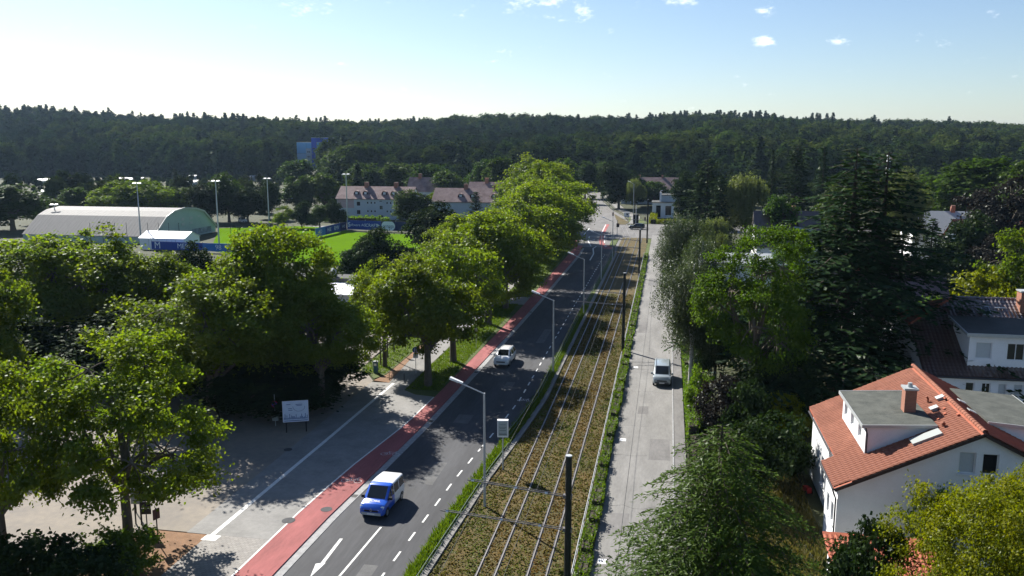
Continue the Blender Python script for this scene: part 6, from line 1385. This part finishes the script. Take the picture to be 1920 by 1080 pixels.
# netting posts round the pitch
for i, px in enumerate([172, 195, 218, 240, 280, 300, 319, 338, 434, 447]):
    od = ['first', 'second', 'third', 'fourth', 'fifth', 'sixth', 'seventh', 'eighth', 'ninth', 'tenth'][i]
    x, y = at(px, 466); h = 6.0; t = thing('net_post', f'thin dark netting post before the sports hall, {od} from the left', 'post', (x, y, 0), 0, 'netting posts of the sports ground'); b = MB(); b.tube([(0, 0, 0), (0, 0, h)], .05, 6); b.build('pole', M['signdark'], t); b = MB(); b.tube([(0, 0, h), (0, 0, h + .1)], [.07, .03], 6); b.build('cap', M['signdark'], t)
# junction: signals, signs, box
def signal(label, x, y, h, heads):
    t = thing('traffic_signal', label, 'traffic light', (x, y, 0), 0, 'traffic signals at the junction'); b = MB(); b.tube([(0, 0, 0), (0, 0, h)], .08, 8); b.build('post', M['galv'], t)
    for (dx, z) in heads:
        b = MB(); b.box(dx - .2, -.3, z, dx + .2, .0, z + 1.0); hd_ = b.build('signal_head', M['black'], t)
        for k in range(3): b = MB(); b.disc((dx, -.3, z + .2 + k * .3), (0, -1, 0), .1, .03, 12); b.build('lens', M['tail'] if k == 2 else M['plastic'], hd_)
    return t
signal('traffic signal on the island before the junction, with pale round sign', *at(1157, 441), 4.2, [(0, 2.2), (.35, 2.2)]); b = None
signal('traffic signal mast with curved arm at the far side of the junction', *at(1149, 425), 5.5, [(0, 3.2)])
signal('traffic signal beside the fourth tram pole', *at(1209, 428), 4.0, [(0, 2.2)])
x, y = at(1192, 425); t = thing('pillar_sign', 'dark rounded pillar sign standing behind the black car', 'sign', (x, y, 0)); b = MB(); b.box(-.8, -.15, 0, .8, .15, 3.6); b.build('body', M['signdark'], t); b = MB(); b.tube([(0, -.3, 0), (0, -.3, 6.5)], .07, 8); b.build('flagpole', M['whitepaint'], t)
x, y = at(1175, 406); t = thing('switch_box', 'white switch cabinet on the pavement corner beyond the junction', 'cabinet', (x, y, 0)); b = MB(); b.box(-.9, -.3, 0, .9, .3, 1.5); b.build('cabinet', M['whitepaint'], t); b = MB(); b.box(-.1, -.32, .5, .5, -.302, 1.1); b.build('door', M['plastic'], t)
for px, py, lab in [(1131, 383, 'sign post on the far pavement, further one'), (1143, 390, 'sign post on the far pavement, nearer one'), (1116, 372, 'sign post in the middle of the far road')]:
    x, y = at(px, py); t = thing('sign_post', lab, 'post', (x, y, 0), 0, 'sign posts on the far road'); b = MB(); b.tube([(0, 0, 0), (0, 0, 4.5)], .07, 6); b.build('pole', M['galv'], t); b = MB(); b.box(-.3, -.1, 3.8, .3, -.06, 4.4); b.build('sign_plate', M['galv'], t)
x, y = at(1150, 376); t = thing('bus_shelter', 'small pale roofed shelter on the far pavement', 'shelter', (x, y, 0), .2); b = MB(); b.box(-2, -.8, 2.4, 2, .8, 2.55); b.build('roof', M['zinc'], t); b = MB(); b.box(-1.9, .6, 0, 1.9, .7, 2.398); b.build('back_wall', M['pane'], t)
# radio mast behind the cedar
x, y = at(1653, 470); t = thing('radio_mast', 'slender radio mast with white antenna drums behind the great cedar', 'mast', (x, y, 0)); h = height_at(x, y, 290); b = MB(); b.tube([(0, 0, 0), (0, 0, h)], [.2, .12], 8); b.build('mast', M['galv'], t)
for z in (h - 1.6, h - 4.4): b = MB(); b.tube([(0, -.2, z), (0, -.2, z + 1.5)], .42, 10); b.build('antenna', M['whitepaint'], t)
# red garden tool behind the house corner
x, y = at(1513, 925); t = thing('red_mower', 'small red garden machine in the shade beside the white house', 'mower', (x, y, 0), .4); b = MB(); b.box(-.18, -.3, .12, .18, .3, .5); b.build('body', CP['red'], t); b = MB(); b.bar((-.2, .4, .5), (-.2, 1.1, 1.1), .04); b.bar((.2, .4, .5), (.2, 1.1, 1.1), .04); b.bar((-.22, 1.1, 1.1), (.22, 1.1, 1.1), .04); b.build('handle', M['black'], t)
for s_ in (1, -1): b = MB(); b.tube([(s_ * .19, -.2, .15), (s_ * .25, -.2, .15)], .15, 10); b.build('wheel', M['rubber'], t)

# ------------------------------------------------------------------ thin summer haze filling the valley
hz_m = bpy.data.materials.new('haze'); hz_m.use_nodes = True; t = hz_m.node_tree; t.nodes.clear()
ho = N(t, 'ShaderNodeOutputMaterial'); pv = N(t, 'ShaderNodeVolumePrincipled'); pv.inputs['Color'].default_value = (.50, .72, 1.0, 1); pv.inputs['Density'].default_value = 0.00005; pv.inputs['Anisotropy'].default_value = .25
t.links.new(pv.outputs[0], ho.inputs['Volume'])
b = MB(); b.box(-3050, -650, -1.5, 3050, 4300, 95); hzo = b.build('haze', hz_m); tag(hzo, 'thin bluish summer haze filling the valley air', 'haze', kind='stuff')
